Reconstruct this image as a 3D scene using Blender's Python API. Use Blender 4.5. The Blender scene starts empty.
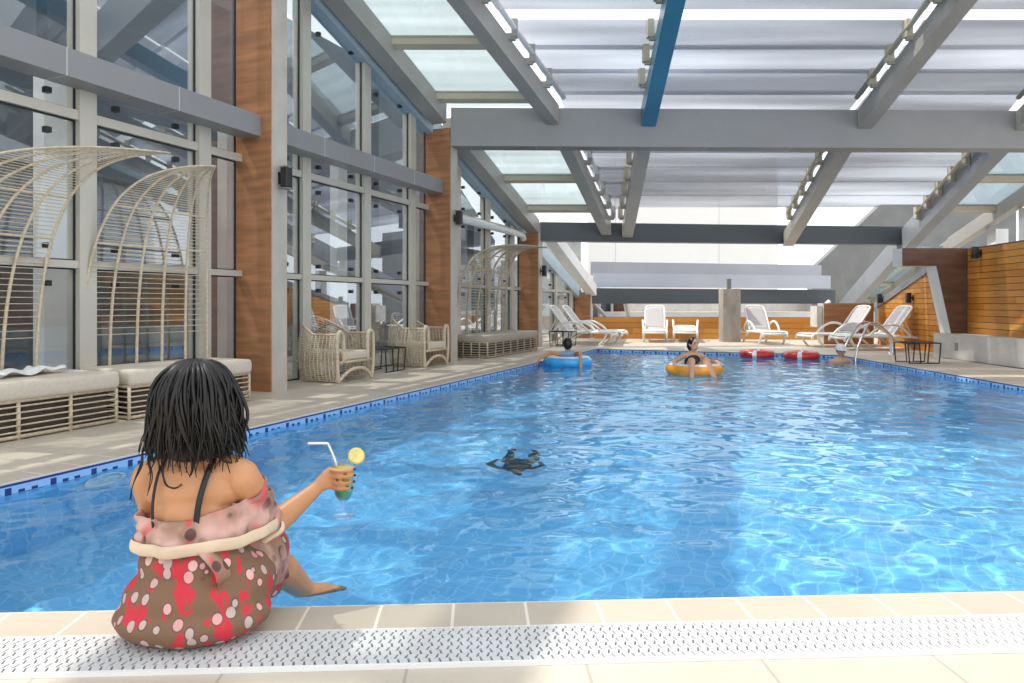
import bpy, math, random
import numpy as np
from mathutils import Vector, Matrix
random.seed(7)
RNG = np.random.default_rng(7)
SC = bpy.context.scene
COL = SC.collection
PI = math.pi

# ------------------------------------------------------------------ camera, sky, sun, exposure
EYE = 1.05
cam = bpy.data.cameras.new('camera')
cam.sensor_width = 36.0
cam.lens = 690 / 1024 * 36.0
cam.shift_y = -0.0366
cam.clip_end = 300
cam_o = bpy.data.objects.new('camera', cam)
COL.objects.link(cam_o)
cam_o.location = (0, 0, EYE)
cam_o.rotation_euler = (PI / 2, 0, 0)
SC.camera = cam_o

world = bpy.data.worlds.new('sky')
SC.world = world
world.use_nodes = True
wn = world.node_tree
bg = wn.nodes['Background']
bg.inputs[0].default_value = (0.92, 0.96, 1.0, 1)
bg.inputs[1].default_value = 1.45

SUN_DIR = Vector((0.55, -0.10, -1.0))
sun = bpy.data.lights.new('sun', 'SUN')
sun.energy = 3.6
sun.angle = 0.012
sun.color = (1.0, 0.95, 0.86)
sun.cycles.is_caustics_light = True
sun_o = bpy.data.objects.new('sun', sun)
COL.objects.link(sun_o)
sun_o.location = (-6, 3, 14)
sun_o.rotation_euler = SUN_DIR.to_track_quat('-Z', 'Y').to_euler()

SC.view_settings.view_transform = 'Standard'
SC.view_settings.look = 'None'
SC.view_settings.gamma = 1
SC.view_settings.use_curve_mapping = False
SC.view_settings.exposure = 0.15
SC.cycles.use_denoising = True
SC.cycles.max_bounces = 10
SC.cycles.transparent_max_bounces = 24
SC.cycles.sample_clamp_indirect = 6
SC.cycles.sample_clamp_direct = 12


# ------------------------------------------------------------------ materials
def new_mat(name):
    m = bpy.data.materials.new(name)
    m.use_nodes = True
    return m, m.node_tree, m.node_tree.nodes['Principled BSDF']


def N(nt, kind, **kw):
    n = nt.nodes.new(kind)
    for k, v in kw.items():
        if k in n.inputs:
            n.inputs[k].default_value = v
        else:
            setattr(n, k, v)
    return n


def coords(nt, scale=(1, 1, 1), rot=(0, 0, 0), src='Object'):
    tc = N(nt, 'ShaderNodeTexCoord')
    mp = N(nt, 'ShaderNodeMapping')
    mp.inputs['Scale'].default_value = scale
    mp.inputs['Rotation'].default_value = rot
    nt.links.new(tc.outputs[src], mp.inputs[0])
    return mp.outputs[0]


def ramp(nt, fac, stops):
    r = N(nt, 'ShaderNodeValToRGB')
    el = r.color_ramp.elements
    while len(el) < len(stops):
        el.new(0.5)
    for e, (p, c) in zip(el, stops):
        e.position = p
        e.color = (*c, 1)
    nt.links.new(fac, r.inputs[0])
    return r.outputs[0]


def mix(nt, fac, a, b, mode='MIX'):
    m = N(nt, 'ShaderNodeMix', data_type='RGBA', blend_type=mode)
    for sock, v in ((m.inputs[0], fac), (m.inputs[6], a), (m.inputs[7], b)):
        if isinstance(v, (int, float)):
            sock.default_value = v
        elif isinstance(v, tuple):
            sock.default_value = (*v, 1)
        else:
            nt.links.new(v, sock)
    return m.outputs[2]


def mat(name, color, rough=0.5, metal=0.0, noise=None, scale=(1, 1, 1), bump=0.0, spec=0.5, coat=0.0):
    """plain surface with a soft tone variation; noise = (scale, amount)"""
    m, nt, p = new_mat(name)
    p.inputs['Roughness'].default_value = rough
    p.inputs['Metallic'].default_value = metal
    p.inputs['Specular IOR Level'].default_value = spec
    p.inputs['Coat Weight'].default_value = coat
    if noise:
        nz = N(nt, 'ShaderNodeTexNoise', Scale=noise[0], Detail=5.0)
        nt.links.new(coords(nt, scale), nz.inputs['Vector'])
        a = tuple(c * (1 - noise[1]) for c in color)
        b = tuple(min(1, c * (1 + noise[1])) for c in color)
        nt.links.new(ramp(nt, nz.outputs[0], [(0.3, a), (0.7, b)]), p.inputs['Base Color'])
        if bump:
            bp = N(nt, 'ShaderNodeBump', Strength=bump, Distance=0.01)
            nt.links.new(nz.outputs[0], bp.inputs['Height'])
            nt.links.new(bp.outputs[0], p.inputs['Normal'])
    else:
        p.inputs['Base Color'].default_value = (*color, 1)
    return m


def tiles_mat(name, c1, c2, grout, w, h, off=0.5, mortar=0.006, rot=(0, 0, 0), rough=0.5, stain=0.12, bump=0.2):
    m, nt, p = new_mat(name)
    co = coords(nt, (1, 1, 1), rot)
    b = N(nt, 'ShaderNodeTexBrick', Scale=1.0)
    b.offset = off
    b.inputs['Color1'].default_value = (*c1, 1)
    b.inputs['Color2'].default_value = (*c2, 1)
    b.inputs['Mortar'].default_value = (*grout, 1)
    b.inputs['Brick Width'].default_value = w
    b.inputs['Row Height'].default_value = h
    b.inputs['Mortar Size'].default_value = mortar
    b.inputs['Mortar Smooth'].default_value = 0.2
    nt.links.new(co, b.inputs['Vector'])
    nz = N(nt, 'ShaderNodeTexNoise', Scale=2.2, Detail=8.0, Roughness=0.65)
    nt.links.new(co, nz.inputs['Vector'])
    st = ramp(nt, nz.outputs[0], [(0.3, (1 - stain,) * 3), (0.65, (1, 1, 1))])
    nt.links.new(mix(nt, 1.0, b.outputs[0], st, 'MULTIPLY'), p.inputs['Base Color'])
    p.inputs['Roughness'].default_value = rough
    bp = N(nt, 'ShaderNodeBump', Strength=bump, Distance=0.004)
    inv = N(nt, 'ShaderNodeMath', operation='SUBTRACT')
    inv.inputs[0].default_value = 1.0
    nt.links.new(b.outputs['Fac'], inv.inputs[1])
    nt.links.new(inv.outputs[0], bp.inputs['Height'])
    nt.links.new(bp.outputs[0], p.inputs['Normal'])
    return m


def glass_mat(name, tint, gloss, rough=0.02, milky=0.0, milk_col=(0.8, 0.85, 0.85), bands=None, edge=0.6, through=0.35):
    """architectural glass: see-through, mirror-like share, a milky diffuse share"""
    m = bpy.data.materials.new(name)
    m.use_nodes = True
    nt = m.node_tree
    nt.nodes.clear()
    out = N(nt, 'ShaderNodeOutputMaterial')
    tr = N(nt, 'ShaderNodeBsdfTransparent')
    tr.inputs[0].default_value = (*tint, 1)
    gl = N(nt, 'ShaderNodeBsdfGlossy', Roughness=rough)
    gl.inputs[0].default_value = (0.9, 0.95, 1, 1)
    lw = N(nt, 'ShaderNodeLayerWeight', Blend=0.35)
    mr = N(nt, 'ShaderNodeMapRange')
    mr.inputs['To Min'].default_value = gloss
    mr.inputs['To Max'].default_value = min(1, gloss + edge)
    nt.links.new(lw.outputs['Fresnel'], mr.inputs['Value'])
    mx = N(nt, 'ShaderNodeMixShader')
    nt.links.new(mr.outputs[0], mx.inputs[0])
    nt.links.new(tr.outputs[0], mx.inputs[1])
    nt.links.new(gl.outputs[0], mx.inputs[2])
    last = mx.outputs[0]
    if milky:
        df = N(nt, 'ShaderNodeBsdfDiffuse')
        df.inputs[0].default_value = (*milk_col, 1)
        tl = N(nt, 'ShaderNodeBsdfTranslucent')
        tl.inputs[0].default_value = (*milk_col, 1)
        md = N(nt, 'ShaderNodeMixShader')
        md.inputs[0].default_value = through
        nt.links.new(df.outputs[0], md.inputs[1])
        nt.links.new(tl.outputs[0], md.inputs[2])
        m2 = N(nt, 'ShaderNodeMixShader')
        m2.inputs[0].default_value = milky
        if bands:
            nz = N(nt, 'ShaderNodeTexNoise', Scale=1.0, Detail=2.0)
            nt.links.new(coords(nt, bands), nz.inputs['Vector'])
            r = N(nt, 'ShaderNodeMapRange')
            r.inputs['From Min'].default_value = 0.35
            r.inputs['From Max'].default_value = 0.65
            r.inputs['To Min'].default_value = milky * 0.45
            r.inputs['To Max'].default_value = min(1, milky * 1.5)
            nt.links.new(nz.outputs[0], r.inputs['Value'])
            nt.links.new(r.outputs[0], m2.inputs[0])
        nt.links.new(last, m2.inputs[1])
        nt.links.new(md.outputs[0], m2.inputs[2])
        last = m2.outputs[0]
    nt.links.new(last, out.inputs[0])
    return m


M = {}
M['deck'] = tiles_mat('stone deck', (0.58, 0.51, 0.42), (0.52, 0.455, 0.375), (0.40, 0.36, 0.30), 0.52, 0.30, 0.5, 0.005, rot=(0, 0, 0.0))
M['coping'] = tiles_mat('coping stone', (0.53, 0.46, 0.375), (0.50, 0.43, 0.35), (0.75, 0.7, 0.62), 0.25, 10.0, 0.0, 0.006)
M['pool'] = tiles_mat('pool mosaic', (0.19, 0.54, 0.84), (0.23, 0.59, 0.87), (0.34, 0.68, 0.90), 0.10, 0.10, 0.0, 0.006, stain=0.05, bump=0.0, rough=0.4)
M['brown'] = mat('brown cladding', (0.36, 0.165, 0.075), 0.45, noise=(2.5, 0.28), scale=(0.6, 0.6, 5), bump=0.05)
M['brown_dark'] = mat('dark brown cladding', (0.14, 0.065, 0.04), 0.5, noise=(3.0, 0.3), scale=(0.6, 0.6, 3))
M['pale_side'] = mat('pale column side', (0.50, 0.46, 0.40), 0.4, noise=(3, 0.12))
M['steel'] = tiles_mat('grey metal cladding', (0.20, 0.197, 0.195), (0.19, 0.187, 0.185), (0.30, 0.30, 0.30), 1.55, 40.0, 0.0, 0.02, rough=0.42, stain=0.08, bump=0.0)
M['steel_dark'] = tiles_mat('slate metal cladding', (0.115, 0.13, 0.15), (0.11, 0.125, 0.145), (0.06, 0.07, 0.08), 1.9, 40.0, 0.0, 0.025, rough=0.4, stain=0.08, bump=0.0)
M['rafter'] = mat('rafter paint', (0.34, 0.325, 0.30), 0.4, noise=(1.2, 0.12))
M['rafter_blue'] = mat('blue rafter paint', (0.045, 0.19, 0.30), 0.3, noise=(1.2, 0.15))
M['rafter_grey'] = mat('blue grey rafter paint', (0.24, 0.255, 0.28), 0.4, noise=(1.2, 0.1))
M['purlin'] = mat('beige purlin paint', (0.48, 0.43, 0.33), 0.5, noise=(2, 0.08))
M['mullion'] = mat('champagne aluminium', (0.56, 0.53, 0.46), 0.35, 0.2, noise=(2, 0.06))
M['gasket'] = mat('black gasket', (0.012, 0.014, 0.016), 0.4)
M['facade_beam'] = tiles_mat('facade metal', (0.27, 0.265, 0.27), (0.255, 0.25, 0.255), (0.6, 0.6, 0.6), 1.2, 40.0, 0.0, 0.005, rough=0.4, stain=0.06, bump=0.0)
M['white'] = mat('white paint', (0.78, 0.78, 0.77), 0.45, noise=(3, 0.05))
M['white_wall'] = tiles_mat('white facade panels', (0.80, 0.78, 0.75), (0.78, 0.76, 0.73), (0.6, 0.58, 0.55), 6.0, 2.2, 0.0, 0.03, rough=0.6, stain=0.03, bump=0.0)
M['concrete'] = mat('concrete', (0.36, 0.36, 0.35), 0.7, noise=(1.5, 0.18))
M['concrete_light'] = mat('light stone', (0.66, 0.63, 0.58), 0.6, noise=(3, 0.15), bump=0.1)
M['pillar_concrete'] = mat('weathered concrete', (0.36, 0.32, 0.28), 0.6, noise=(4, 0.25), scale=(1, 1, 0.4))
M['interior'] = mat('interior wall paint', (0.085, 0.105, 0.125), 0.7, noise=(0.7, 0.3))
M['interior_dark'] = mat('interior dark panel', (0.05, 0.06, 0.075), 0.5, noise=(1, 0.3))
M['wicker'] = mat('pale wicker', (0.58, 0.48, 0.35), 0.55, noise=(30, 0.2))
M['wicker_grey'] = mat('aged wicker', (0.46, 0.39, 0.29), 0.6, noise=(30, 0.25))
M['bed_inside'] = mat('dark brown bed inside', (0.07, 0.055, 0.045), 0.9, noise=(20, 0.2))
M['cushion'] = mat('cushion fabric', (0.60, 0.53, 0.44), 0.85, noise=(40, 0.06), bump=0.1)
M['cushion_grey'] = mat('taupe cushion fabric', (0.42, 0.38, 0.32), 0.85, noise=(40, 0.06), bump=0.1)
M['plastic'] = mat('white plastic', (0.82, 0.82, 0.80), 0.35, noise=(4, 0.03))
M['grating'] = mat('off white grating plastic', (0.60, 0.60, 0.60), 0.4, noise=(6, 0.06))
M['sling'] = mat('pale sling mesh', (0.46, 0.43, 0.43), 0.7, noise=(60, 0.08))
M['black_metal'] = mat('black metal', (0.02, 0.02, 0.022), 0.4, noise=(10, 0.2))
M['chrome'] = mat('polished steel', (0.75, 0.75, 0.75), 0.15, 1.0, noise=(3, 0.05))
M['skin'] = mat('skin', (0.56, 0.27, 0.13), 0.42, noise=(5, 0.10), spec=0.4)
M['skin_light'] = mat('fair skin', (0.62, 0.36, 0.24), 0.5, noise=(6, 0.08))
M['hair'] = mat('black hair', (0.007, 0.005, 0.004), 0.34, noise=(60, 0.5), scale=(1, 1, 0.1), spec=0.45)
M['nail'] = mat('dark red polish', (0.06, 0.004, 0.012), 0.2, coat=0.5)
M['strap'] = mat('black strap', (0.012, 0.012, 0.014), 0.5)
M['cream'] = mat('cream band', (0.72, 0.56, 0.40), 0.7, noise=(9, 0.15), bump=0.2)
M['navy'] = mat('dark swimwear', (0.015, 0.015, 0.02), 0.5, noise=(9, 0.2))
M['blue_shirt'] = mat('pale blue swim shirt', (0.25, 0.38, 0.62), 0.6, noise=(9, 0.2))
M['teal'] = mat('dark teal swimwear', (0.01, 0.05, 0.06), 0.5, noise=(9, 0.2))
M['ring_blue'] = mat('blue vinyl', (0.06, 0.42, 0.85), 0.25, noise=(5, 0.25), coat=0.3)
M['ring_white'] = mat('pale vinyl', (0.75, 0.78, 0.82), 0.25, noise=(8, 0.2), coat=0.3)
M['ring_orange'] = mat('orange vinyl', (0.78, 0.30, 0.02), 0.25, noise=(5, 0.15), coat=0.3)
M['ring_red'] = mat('red vinyl', (0.62, 0.035, 0.02), 0.3, noise=(5, 0.2), coat=0.3)
M['straw'] = mat('white straw', (0.85, 0.85, 0.86), 0.4)
M['lemon'] = mat('lemon peel', (0.85, 0.68, 0.10), 0.4, noise=(30, 0.1))
M['lemon_flesh'] = mat('lemon flesh', (0.88, 0.80, 0.42), 0.4, noise=(30, 0.15))
M['ground'] = mat('grey terrace', (0.5, 0.48, 0.45), 0.8, noise=(1, 0.2))
M['window_roof'] = glass_mat('roof glass', (0.93, 0.97, 0.96), 0.04, 0.05, 0.20, (0.33, 0.39, 0.385), (0.15, 2.4, 1), 0.3)
M['side_glass'] = glass_mat('bluish side glass', (0.78, 0.83, 0.86), 0.06, 0.03, 0.30, (0.33, 0.40, 0.43), None, 0.3)
M['louvre'] = glass_mat('louvre sheet', (0.92, 0.93, 0.955), 0.02, 0.25, 0.42, (0.37, 0.375, 0.40), (0.12, 1.6, 1), 0.1, 0.12)
M['glass'] = glass_mat('facade glass', (0.94, 0.965, 0.975), 0.05, 0.01, 0.0, (0.45, 0.55, 0.62), None, 0.3)


def wood_mat():
    m, nt, p = new_mat('orange timber')
    geo = N(nt, 'ShaderNodeNewGeometry')
    base = ramp(nt, geo.outputs['Random Per Island'], [(0.0, (0.56, 0.215, 0.03)), (0.5, (0.68, 0.28, 0.045)), (1.0, (0.76, 0.36, 0.075))])
    nz = N(nt, 'ShaderNodeTexNoise', Scale=3.0, Detail=6.0, Roughness=0.7)
    nt.links.new(coords(nt, (1.2, 1.2, 22)), nz.inputs['Vector'])
    g = ramp(nt, nz.outputs[0], [(0.3, (0.72, 0.68, 0.62)), (0.65, (1, 1, 1))])
    nt.links.new(mix(nt, 1.0, base, g, 'MULTIPLY'), p.inputs['Base Color'])
    p.inputs['Roughness'].default_value = 0.45
    return m


M['wood'] = wood_mat()


def dress_mat(name, ground, red, pink, shawl=False):
    m, nt, p = new_mat(name)
    co = coords(nt, (1, 1, 0.8))
    wob = N(nt, 'ShaderNodeTexNoise', Scale=9.0, Detail=2.0)
    nt.links.new(co, wob.inputs['Vector'])
    patch = N(nt, 'ShaderNodeTexNoise', Scale=10.0, Detail=3.0)
    nt.links.new(co, patch.inputs['Vector'])
    pm = ramp(nt, patch.outputs[0], [(0.585, (0, 0, 0)), (0.61, (1, 1, 1))])
    c = mix(nt, pm, ground, red)
    # red drips running down from the dots
    dr = N(nt, 'ShaderNodeTexNoise', Scale=26.0, Detail=1.0)
    nt.links.new(coords(nt, (1, 1, 0.14)), dr.inputs['Vector'])
    dm = ramp(nt, dr.outputs[0], [(0.575, (0, 0, 0)), (0.60, (1, 1, 1))])
    c = mix(nt, dm, c, red)
    # pale round dots, dark ring round each
    v = N(nt, 'ShaderNodeTexVoronoi', Scale=21.0, Randomness=0.75)
    nt.links.new(co, v.inputs['Vector'])
    ring = ramp(nt, v.outputs['Distance'], [(0.33, (1, 1, 1)), (0.38, (0, 0, 0))])
    c = mix(nt, ring, c, (0.13, 0.06, 0.05))
    dot = ramp(nt, v.outputs['Distance'], [(0.28, (1, 1, 1)), (0.32, (0, 0, 0))])
    sepc = N(nt, 'ShaderNodeSeparateColor')
    nt.links.new(v.outputs['Color'], sepc.inputs[0])
    dcol = ramp(nt, sepc.outputs[0], [(0.3, (0.55, 0.42, 0.38)), (0.55, pink), (0.9, (0.80, 0.45, 0.42))])
    if not shawl:
        c = mix(nt, dot, c, dcol)
    else:
        sh = ramp(nt, wob.outputs[0], [(0.42, (0, 0, 0)), (0.6, (1, 1, 1))])
        c = mix(nt, sh, c, pink)
    nt.links.new(c, p.inputs['Base Color'])
    p.inputs['Roughness'].default_value = 0.75
    fold = N(nt, 'ShaderNodeTexNoise', Scale=7.0, Detail=3.0)
    nt.links.new(coords(nt, (1, 1, 0.35)), fold.inputs['Vector'])
    bp = N(nt, 'ShaderNodeBump', Strength=0.35, Distance=0.02)
    nt.links.new(fold.outputs[0], bp.inputs['Height'])
    nt.links.new(bp.outputs[0], p.inputs['Normal'])
    return m


M['dress'] = dress_mat('printed cotton', (0.21, 0.115, 0.065), (0.62, 0.03, 0.05), (0.72, 0.33, 0.32))
M['shawl'] = dress_mat('printed voile', (0.34, 0.20, 0.14), (0.60, 0.10, 0.10), (0.66, 0.40, 0.34), True)


def clear_mat(name, color, ior=1.45, rough=0.0):
    m = bpy.data.materials.new(name)
    m.use_nodes = True
    nt = m.node_tree
    nt.nodes.clear()
    out = N(nt, 'ShaderNodeOutputMaterial')
    g = N(nt, 'ShaderNodeBsdfGlass', IOR=ior, Roughness=rough)
    g.inputs[0].default_value = (*color, 1)
    nt.links.new(g.outputs[0], out.inputs[0])
    return m


M['water'] = clear_mat('pool water', (0.86, 0.96, 1.0), 1.33)
M['glassware'] = glass_mat('thin glassware', (0.97, 0.985, 0.99), 0.03, 0.01, 0, (1, 1, 1), None, 0.35)


def drink_mat():
    m, nt, p = new_mat('layered drink')
    sep = N(nt, 'ShaderNodeSeparateXYZ')
    tc = N(nt, 'ShaderNodeTexCoord')
    nt.links.new(tc.outputs['Generated'], sep.inputs[0])
    c = ramp(nt, sep.outputs[2], [(0.0, (0.02, 0.22, 0.20)), (0.35, (0.0, 0.30, 0.09)), (0.62, (0.45, 0.45, 0.02)), (0.85, (0.85, 0.60, 0.02))])
    nt.links.new(c, p.inputs['Base Color'])
    p.inputs['Roughness'].default_value = 0.15
    return m


M['drink'] = drink_mat()


def band_mat():
    """waterline mosaic: navy figures on pale blue"""
    m, nt, p = new_mat('waterline mosaic')
    tc = N(nt, 'ShaderNodeTexCoord')
    sep = N(nt, 'ShaderNodeSeparateXYZ')
    nt.links.new(tc.outputs['UV'], sep.inputs[0])

    def math_(op, a, b=None):
        n = N(nt, 'ShaderNodeMath', operation=op)
        for i, v in enumerate((a, b)):
            if v is None:
                continue
            if isinstance(v, (int, float)):
                n.inputs[i].default_value = v
            else:
                nt.links.new(v, n.inputs[i])
        return n.outputs[0]
    u, v = sep.outputs[0], sep.outputs[1]
    # u in metres, v 0..1 up the band; cells of 2.6 cm, figure repeats every 12 cells
    cu = math_('FLOOR', math_('MULTIPLY', u, 26.0))
    cv = math_('FLOOR', math_('MULTIPLY', v, 4.0))
    per = math_('FLOORED_MODULO', cu, 7.0)
    a = math_('LESS_THAN', per, 0.5)
    bq = math_('MULTIPLY', math_('MULTIPLY', math_('GREATER_THAN', per, 1.5), math_('LESS_THAN', per, 5.5)), math_('LESS_THAN', math_('ABSOLUTE', math_('SUBTRACT', cv, math_('FLOORED_MODULO', per, 2.0))), 0.5))
    fig = math_('MAXIMUM', a, bq)
    inner = math_('MULTIPLY', math_('GREATER_THAN', v, 0.0), math_('LESS_THAN', v, 0.74))
    fig = math_('MULTIPLY', fig, inner)
    top = math_('GREATER_THAN', v, 0.84)
    fig = math_('MAXIMUM', fig, top)
    nt.links.new(mix(nt, fig, (0.30, 0.52, 0.82), (0.015, 0.03, 0.20)), p.inputs['Base Color'])
    p.inputs['Roughness'].default_value = 0.3
    return m


M['band'] = band_mat()


# ------------------------------------------------------------------ mesh building
class MB:
    def __init__(self):
        self.v, self.f = [], []

    def add(self, vs, fs):
        o = len(self.v)
        self.v += [tuple(p) for p in vs]
        self.f += [tuple(i + o for i in q) for q in fs]

    def box(self, x0, x1, y0, y1, z0, z1, T=None):
        vs = [(x, y, z) for x in (x0, x1) for y in (y0, y1) for z in (z0, z1)]
        if T:
            vs = [T(*p) for p in vs]
        self.add(vs, [(0, 1, 3, 2), (4, 6, 7, 5), (0, 4, 5, 1), (2, 3, 7, 6), (0, 2, 6, 4), (1, 5, 7, 3)])
        return self

    def rbox(self, x0, x1, y0, y1, z0, z1, r, T=None, n=3):
        """box with rounded edges: stacked rounded-rectangle rings"""
        rings = []
        zs = [(z0 + r * (1 - math.cos(a)), r * (1 - math.sin(a))) for a in np.linspace(0, PI / 2, n + 1)]
        zs += [(z1 - r * (1 - math.sin(a)), r * (1 - math.cos(a))) for a in np.linspace(0, PI / 2, n + 1)]
        cx, cy = (x0 + x1) / 2, (y0 + y1) / 2
        hx, hy = (x1 - x0) / 2, (y1 - y0) / 2
        for z, ins in zs:
            ring = []
            for sx, sy, a0 in ((1, 1, 0), (-1, 1, PI / 2), (-1, -1, PI), (1, -1, 1.5 * PI)):
                for a in np.linspace(a0, a0 + PI / 2, n + 1):
                    ring.append((cx + sx * (hx - r) + (r - ins) * math.cos(a), cy + sy * (hy - r) + (r - ins) * math.sin(a), z))
            rings.append(ring)
        k = len(rings[0])
        vs = [p for q in rings for p in q]
        if T:
            vs = [T(*p) for p in vs]
        fs = [tuple(range(k))[::-1], tuple((len(rings) - 1) * k + i for i in range(k))]
        for j in range(len(rings) - 1):
            for i in range(k):
                i2 = (i + 1) % k
                fs.append((j * k + i, j * k + i2, (j + 1) * k + i2, (j + 1) * k + i))
        self.add(vs, fs)
        return self

    def prism(self, poly, axis_vec):
        """closed polygon (3-D points) pushed along a vector"""
        k = len(poly)
        a = [Vector(p) for p in poly]
        b = [p + Vector(axis_vec) for p in a]
        fs = [tuple(range(k))[::-1], tuple(k + i for i in range(k))]
        fs += [(i, (i + 1) % k, k + (i + 1) % k, k + i) for i in range(k)]
        self.add([tuple(p) for p in a + b], fs)
        return self

    def tube(self, pts, r, seg=6, closed=False):
        pts = [Vector(p) for p in pts]
        n = len(pts)
        rs = r if isinstance(r, (list, tuple)) else [r] * n
        prev = None
        o = len(self.v)
        for i, p in enumerate(pts):
            if closed:
                t = pts[(i + 1) % n] - pts[i - 1]
            else:
                t = pts[min(i + 1, n - 1)] - pts[max(i - 1, 0)]
            if t.length < 1e-9:
                t = Vector((0, 0, 1))
            t.normalize()
            if prev is None:
                u = t.orthogonal().normalized()
            else:
                u = prev - t * prev.dot(t)
                u = u.normalized() if u.length > 1e-6 else t.orthogonal().normalized()
            prev = u
            w = t.cross(u)
            for k in range(seg):
                a = 2 * PI * k / seg
                q = p + (u * math.cos(a) + w * math.sin(a)) * rs[i]
                self.v.append(tuple(q))
        m = n if closed else n - 1
        for i in range(m):
            j = (i + 1) % n
            for k in range(seg):
                k2 = (k + 1) % seg
                self.f.append((o + i * seg + k, o + i * seg + k2, o + j * seg + k2, o + j * seg + k))
        if not closed:
            self.f.append(tuple(o + k for k in range(seg))[::-1])
            self.f.append(tuple(o + (n - 1) * seg + k for k in range(seg)))
        return self

    def lathe(self, prof, c=(0, 0, 0), seg=24):
        o = len(self.v)
        for r, z in prof:
            for k in range(seg):
                a = 2 * PI * k / seg
                self.v.append((c[0] + r * math.cos(a), c[1] + r * math.sin(a), c[2] + z))
        for i in range(len(prof) - 1):
            for k in range(seg):
                k2 = (k + 1) % seg
                self.f.append((o + i * seg + k, o + i * seg + k2, o + (i + 1) * seg + k2, o + (i + 1) * seg + k))
        return self

    def grid(self, fn, nu, nv):
        o = len(self.v)
        for i in range(nu + 1):
            for j in range(nv + 1):
                self.v.append(tuple(fn(i / nu, j / nv)))
        for i in range(nu):
            for j in range(nv):
                a = o + i * (nv + 1) + j
                self.f.append((a, a + nv + 1, a + nv + 2, a + 1))
        return self

    def ellipsoid(self, c, r, rot=None, seg=16, rings=10):
        o = len(self.v)
        R = rot or Matrix.Identity(3)
        C0 = Vector(c)
        for i in range(1, rings):
            th = PI * i / rings
            for k in range(seg):
                a = 2 * PI * k / seg
                p = Vector((r[0] * math.sin(th) * math.cos(a), r[1] * math.sin(th) * math.sin(a), r[2] * math.cos(th)))
                self.v.append(tuple(C0 + R @ p))
        top, bot = len(self.v), len(self.v) + 1
        self.v.append(tuple(C0 + R @ Vector((0, 0, r[2]))))
        self.v.append(tuple(C0 + R @ Vector((0, 0, -r[2]))))
        for i in range(rings - 2):
            for k in range(seg):
                k2 = (k + 1) % seg
                self.f.append((o + i * seg + k, o + (i + 1) * seg + k, o + (i + 1) * seg + k2, o + i * seg + k2))
        for k in range(seg):
            k2 = (k + 1) % seg
            self.f.append((top, o + k, o + k2))
            self.f.append((bot, o + (rings - 2) * seg + k2, o + (rings - 2) * seg + k))
        return self

    def limb(self, p0, p1, r0, r1, seg=12):
        """tapered capsule"""
        p0, p1 = Vector(p0), Vector(p1)
        t = p1 - p0
        n = t.normalized()
        pts, rs = [], []
        for a in (-80, -55, -28):
            pts.append(p0 + n * r0 * math.sin(math.radians(a)))
            rs.append(r0 * math.cos(math.radians(a)))
        for k in np.linspace(0, 1, 5):
            pts.append(p0 + t * k)
            rs.append(r0 + (r1 - r0) * k)
        for a in (28, 55, 80):
            pts.append(p1 + n * r1 * math.sin(math.radians(a)))
            rs.append(r1 * math.cos(math.radians(a)))
        return self.tube(pts, rs, seg)

    def torus(self, R, r, c=(0, 0, 0), seg=36, sub=14, sx=1.0, sy=1.0, sz=1.0, a0=0.0, a1=2 * PI, b0=0.0, b1=2 * PI):
        closed = abs(a1 - a0 - 2 * PI) < 1e-6 and abs(b1 - b0 - 2 * PI) < 1e-6

        def fn(u, w):
            a = a0 + (a1 - a0) * u
            b = b0 + (b1 - b0) * w
            return (c[0] + sx * (R + r * math.cos(b)) * math.cos(a), c[1] + sy * (R + r * math.cos(b)) * math.sin(a), c[2] + sz * r * math.sin(b))
        return self.grid(fn, seg, sub)

    def build(self, name, material, parent=None, smooth=False, kind=None, sharp=None):
        me = bpy.data.meshes.new(name)
        me.from_pydata(self.v, [], self.f)
        me.validate()
        if smooth:
            me.polygons.foreach_set('use_smooth', [True] * len(me.polygons))
            if sharp:
                me.set_sharp_from_angle(angle=math.radians(sharp))
        me.materials.append(material)
        o = bpy.data.objects.new(name, me)
        COL.objects.link(o)
        if parent is not None:
            o.parent = parent
        if kind:
            o['kind'] = kind
        return o


def blob(mb, name, material, parent, voxel=0.008, smooth=6, kind=None):
    """union of overlapping closed shapes as one continuous smooth skin"""
    o = mb.build(name, material, parent, smooth=True, kind=kind)
    r = o.modifiers.new('skin', 'REMESH')
    r.mode = 'VOXEL'
    r.voxel_size = voxel
    r.use_smooth_shade = True
    s = o.modifiers.new('soften', 'SMOOTH')
    s.factor = 0.5
    s.iterations = smooth
    return o


def tag(o, label, cat, group=None, kind=None):
    o['label'] = label
    o['category'] = cat
    if group:
        o['group'] = group
    if kind:
        o['kind'] = kind
    return o


def thing(name, label, cat, loc=(0, 0, 0), rz=0.0, group=None):
    o = bpy.data.objects.new(name, None)
    o.empty_display_size = 0.2
    COL.objects.link(o)
    o.location = loc
    o.rotation_euler = (0, 0, rz)
    return tag(o, label, cat, group)


def dup(root, loc, rz, label):
    r = root.copy()
    COL.objects.link(r)
    r.location = loc
    r.rotation_euler = (0, 0, rz)
    r['label'] = label
    for ch in list(root.children):
        c = ch.copy()
        COL.objects.link(c)
        c.parent = r
        for g in list(ch.children):
            d = g.copy()
            COL.objects.link(d)
            d.parent = c
    return r


def bez(p0, p1, p2, p3, n):
    p0, p1, p2, p3 = map(Vector, (p0, p1, p2, p3))
    out = []
    for k in range(n + 1):
        t = k / n
        out.append(p0 * (1 - t) ** 3 + p1 * 3 * t * (1 - t) ** 2 + p2 * 3 * t * t * (1 - t) + p3 * t ** 3)
    return out


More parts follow.
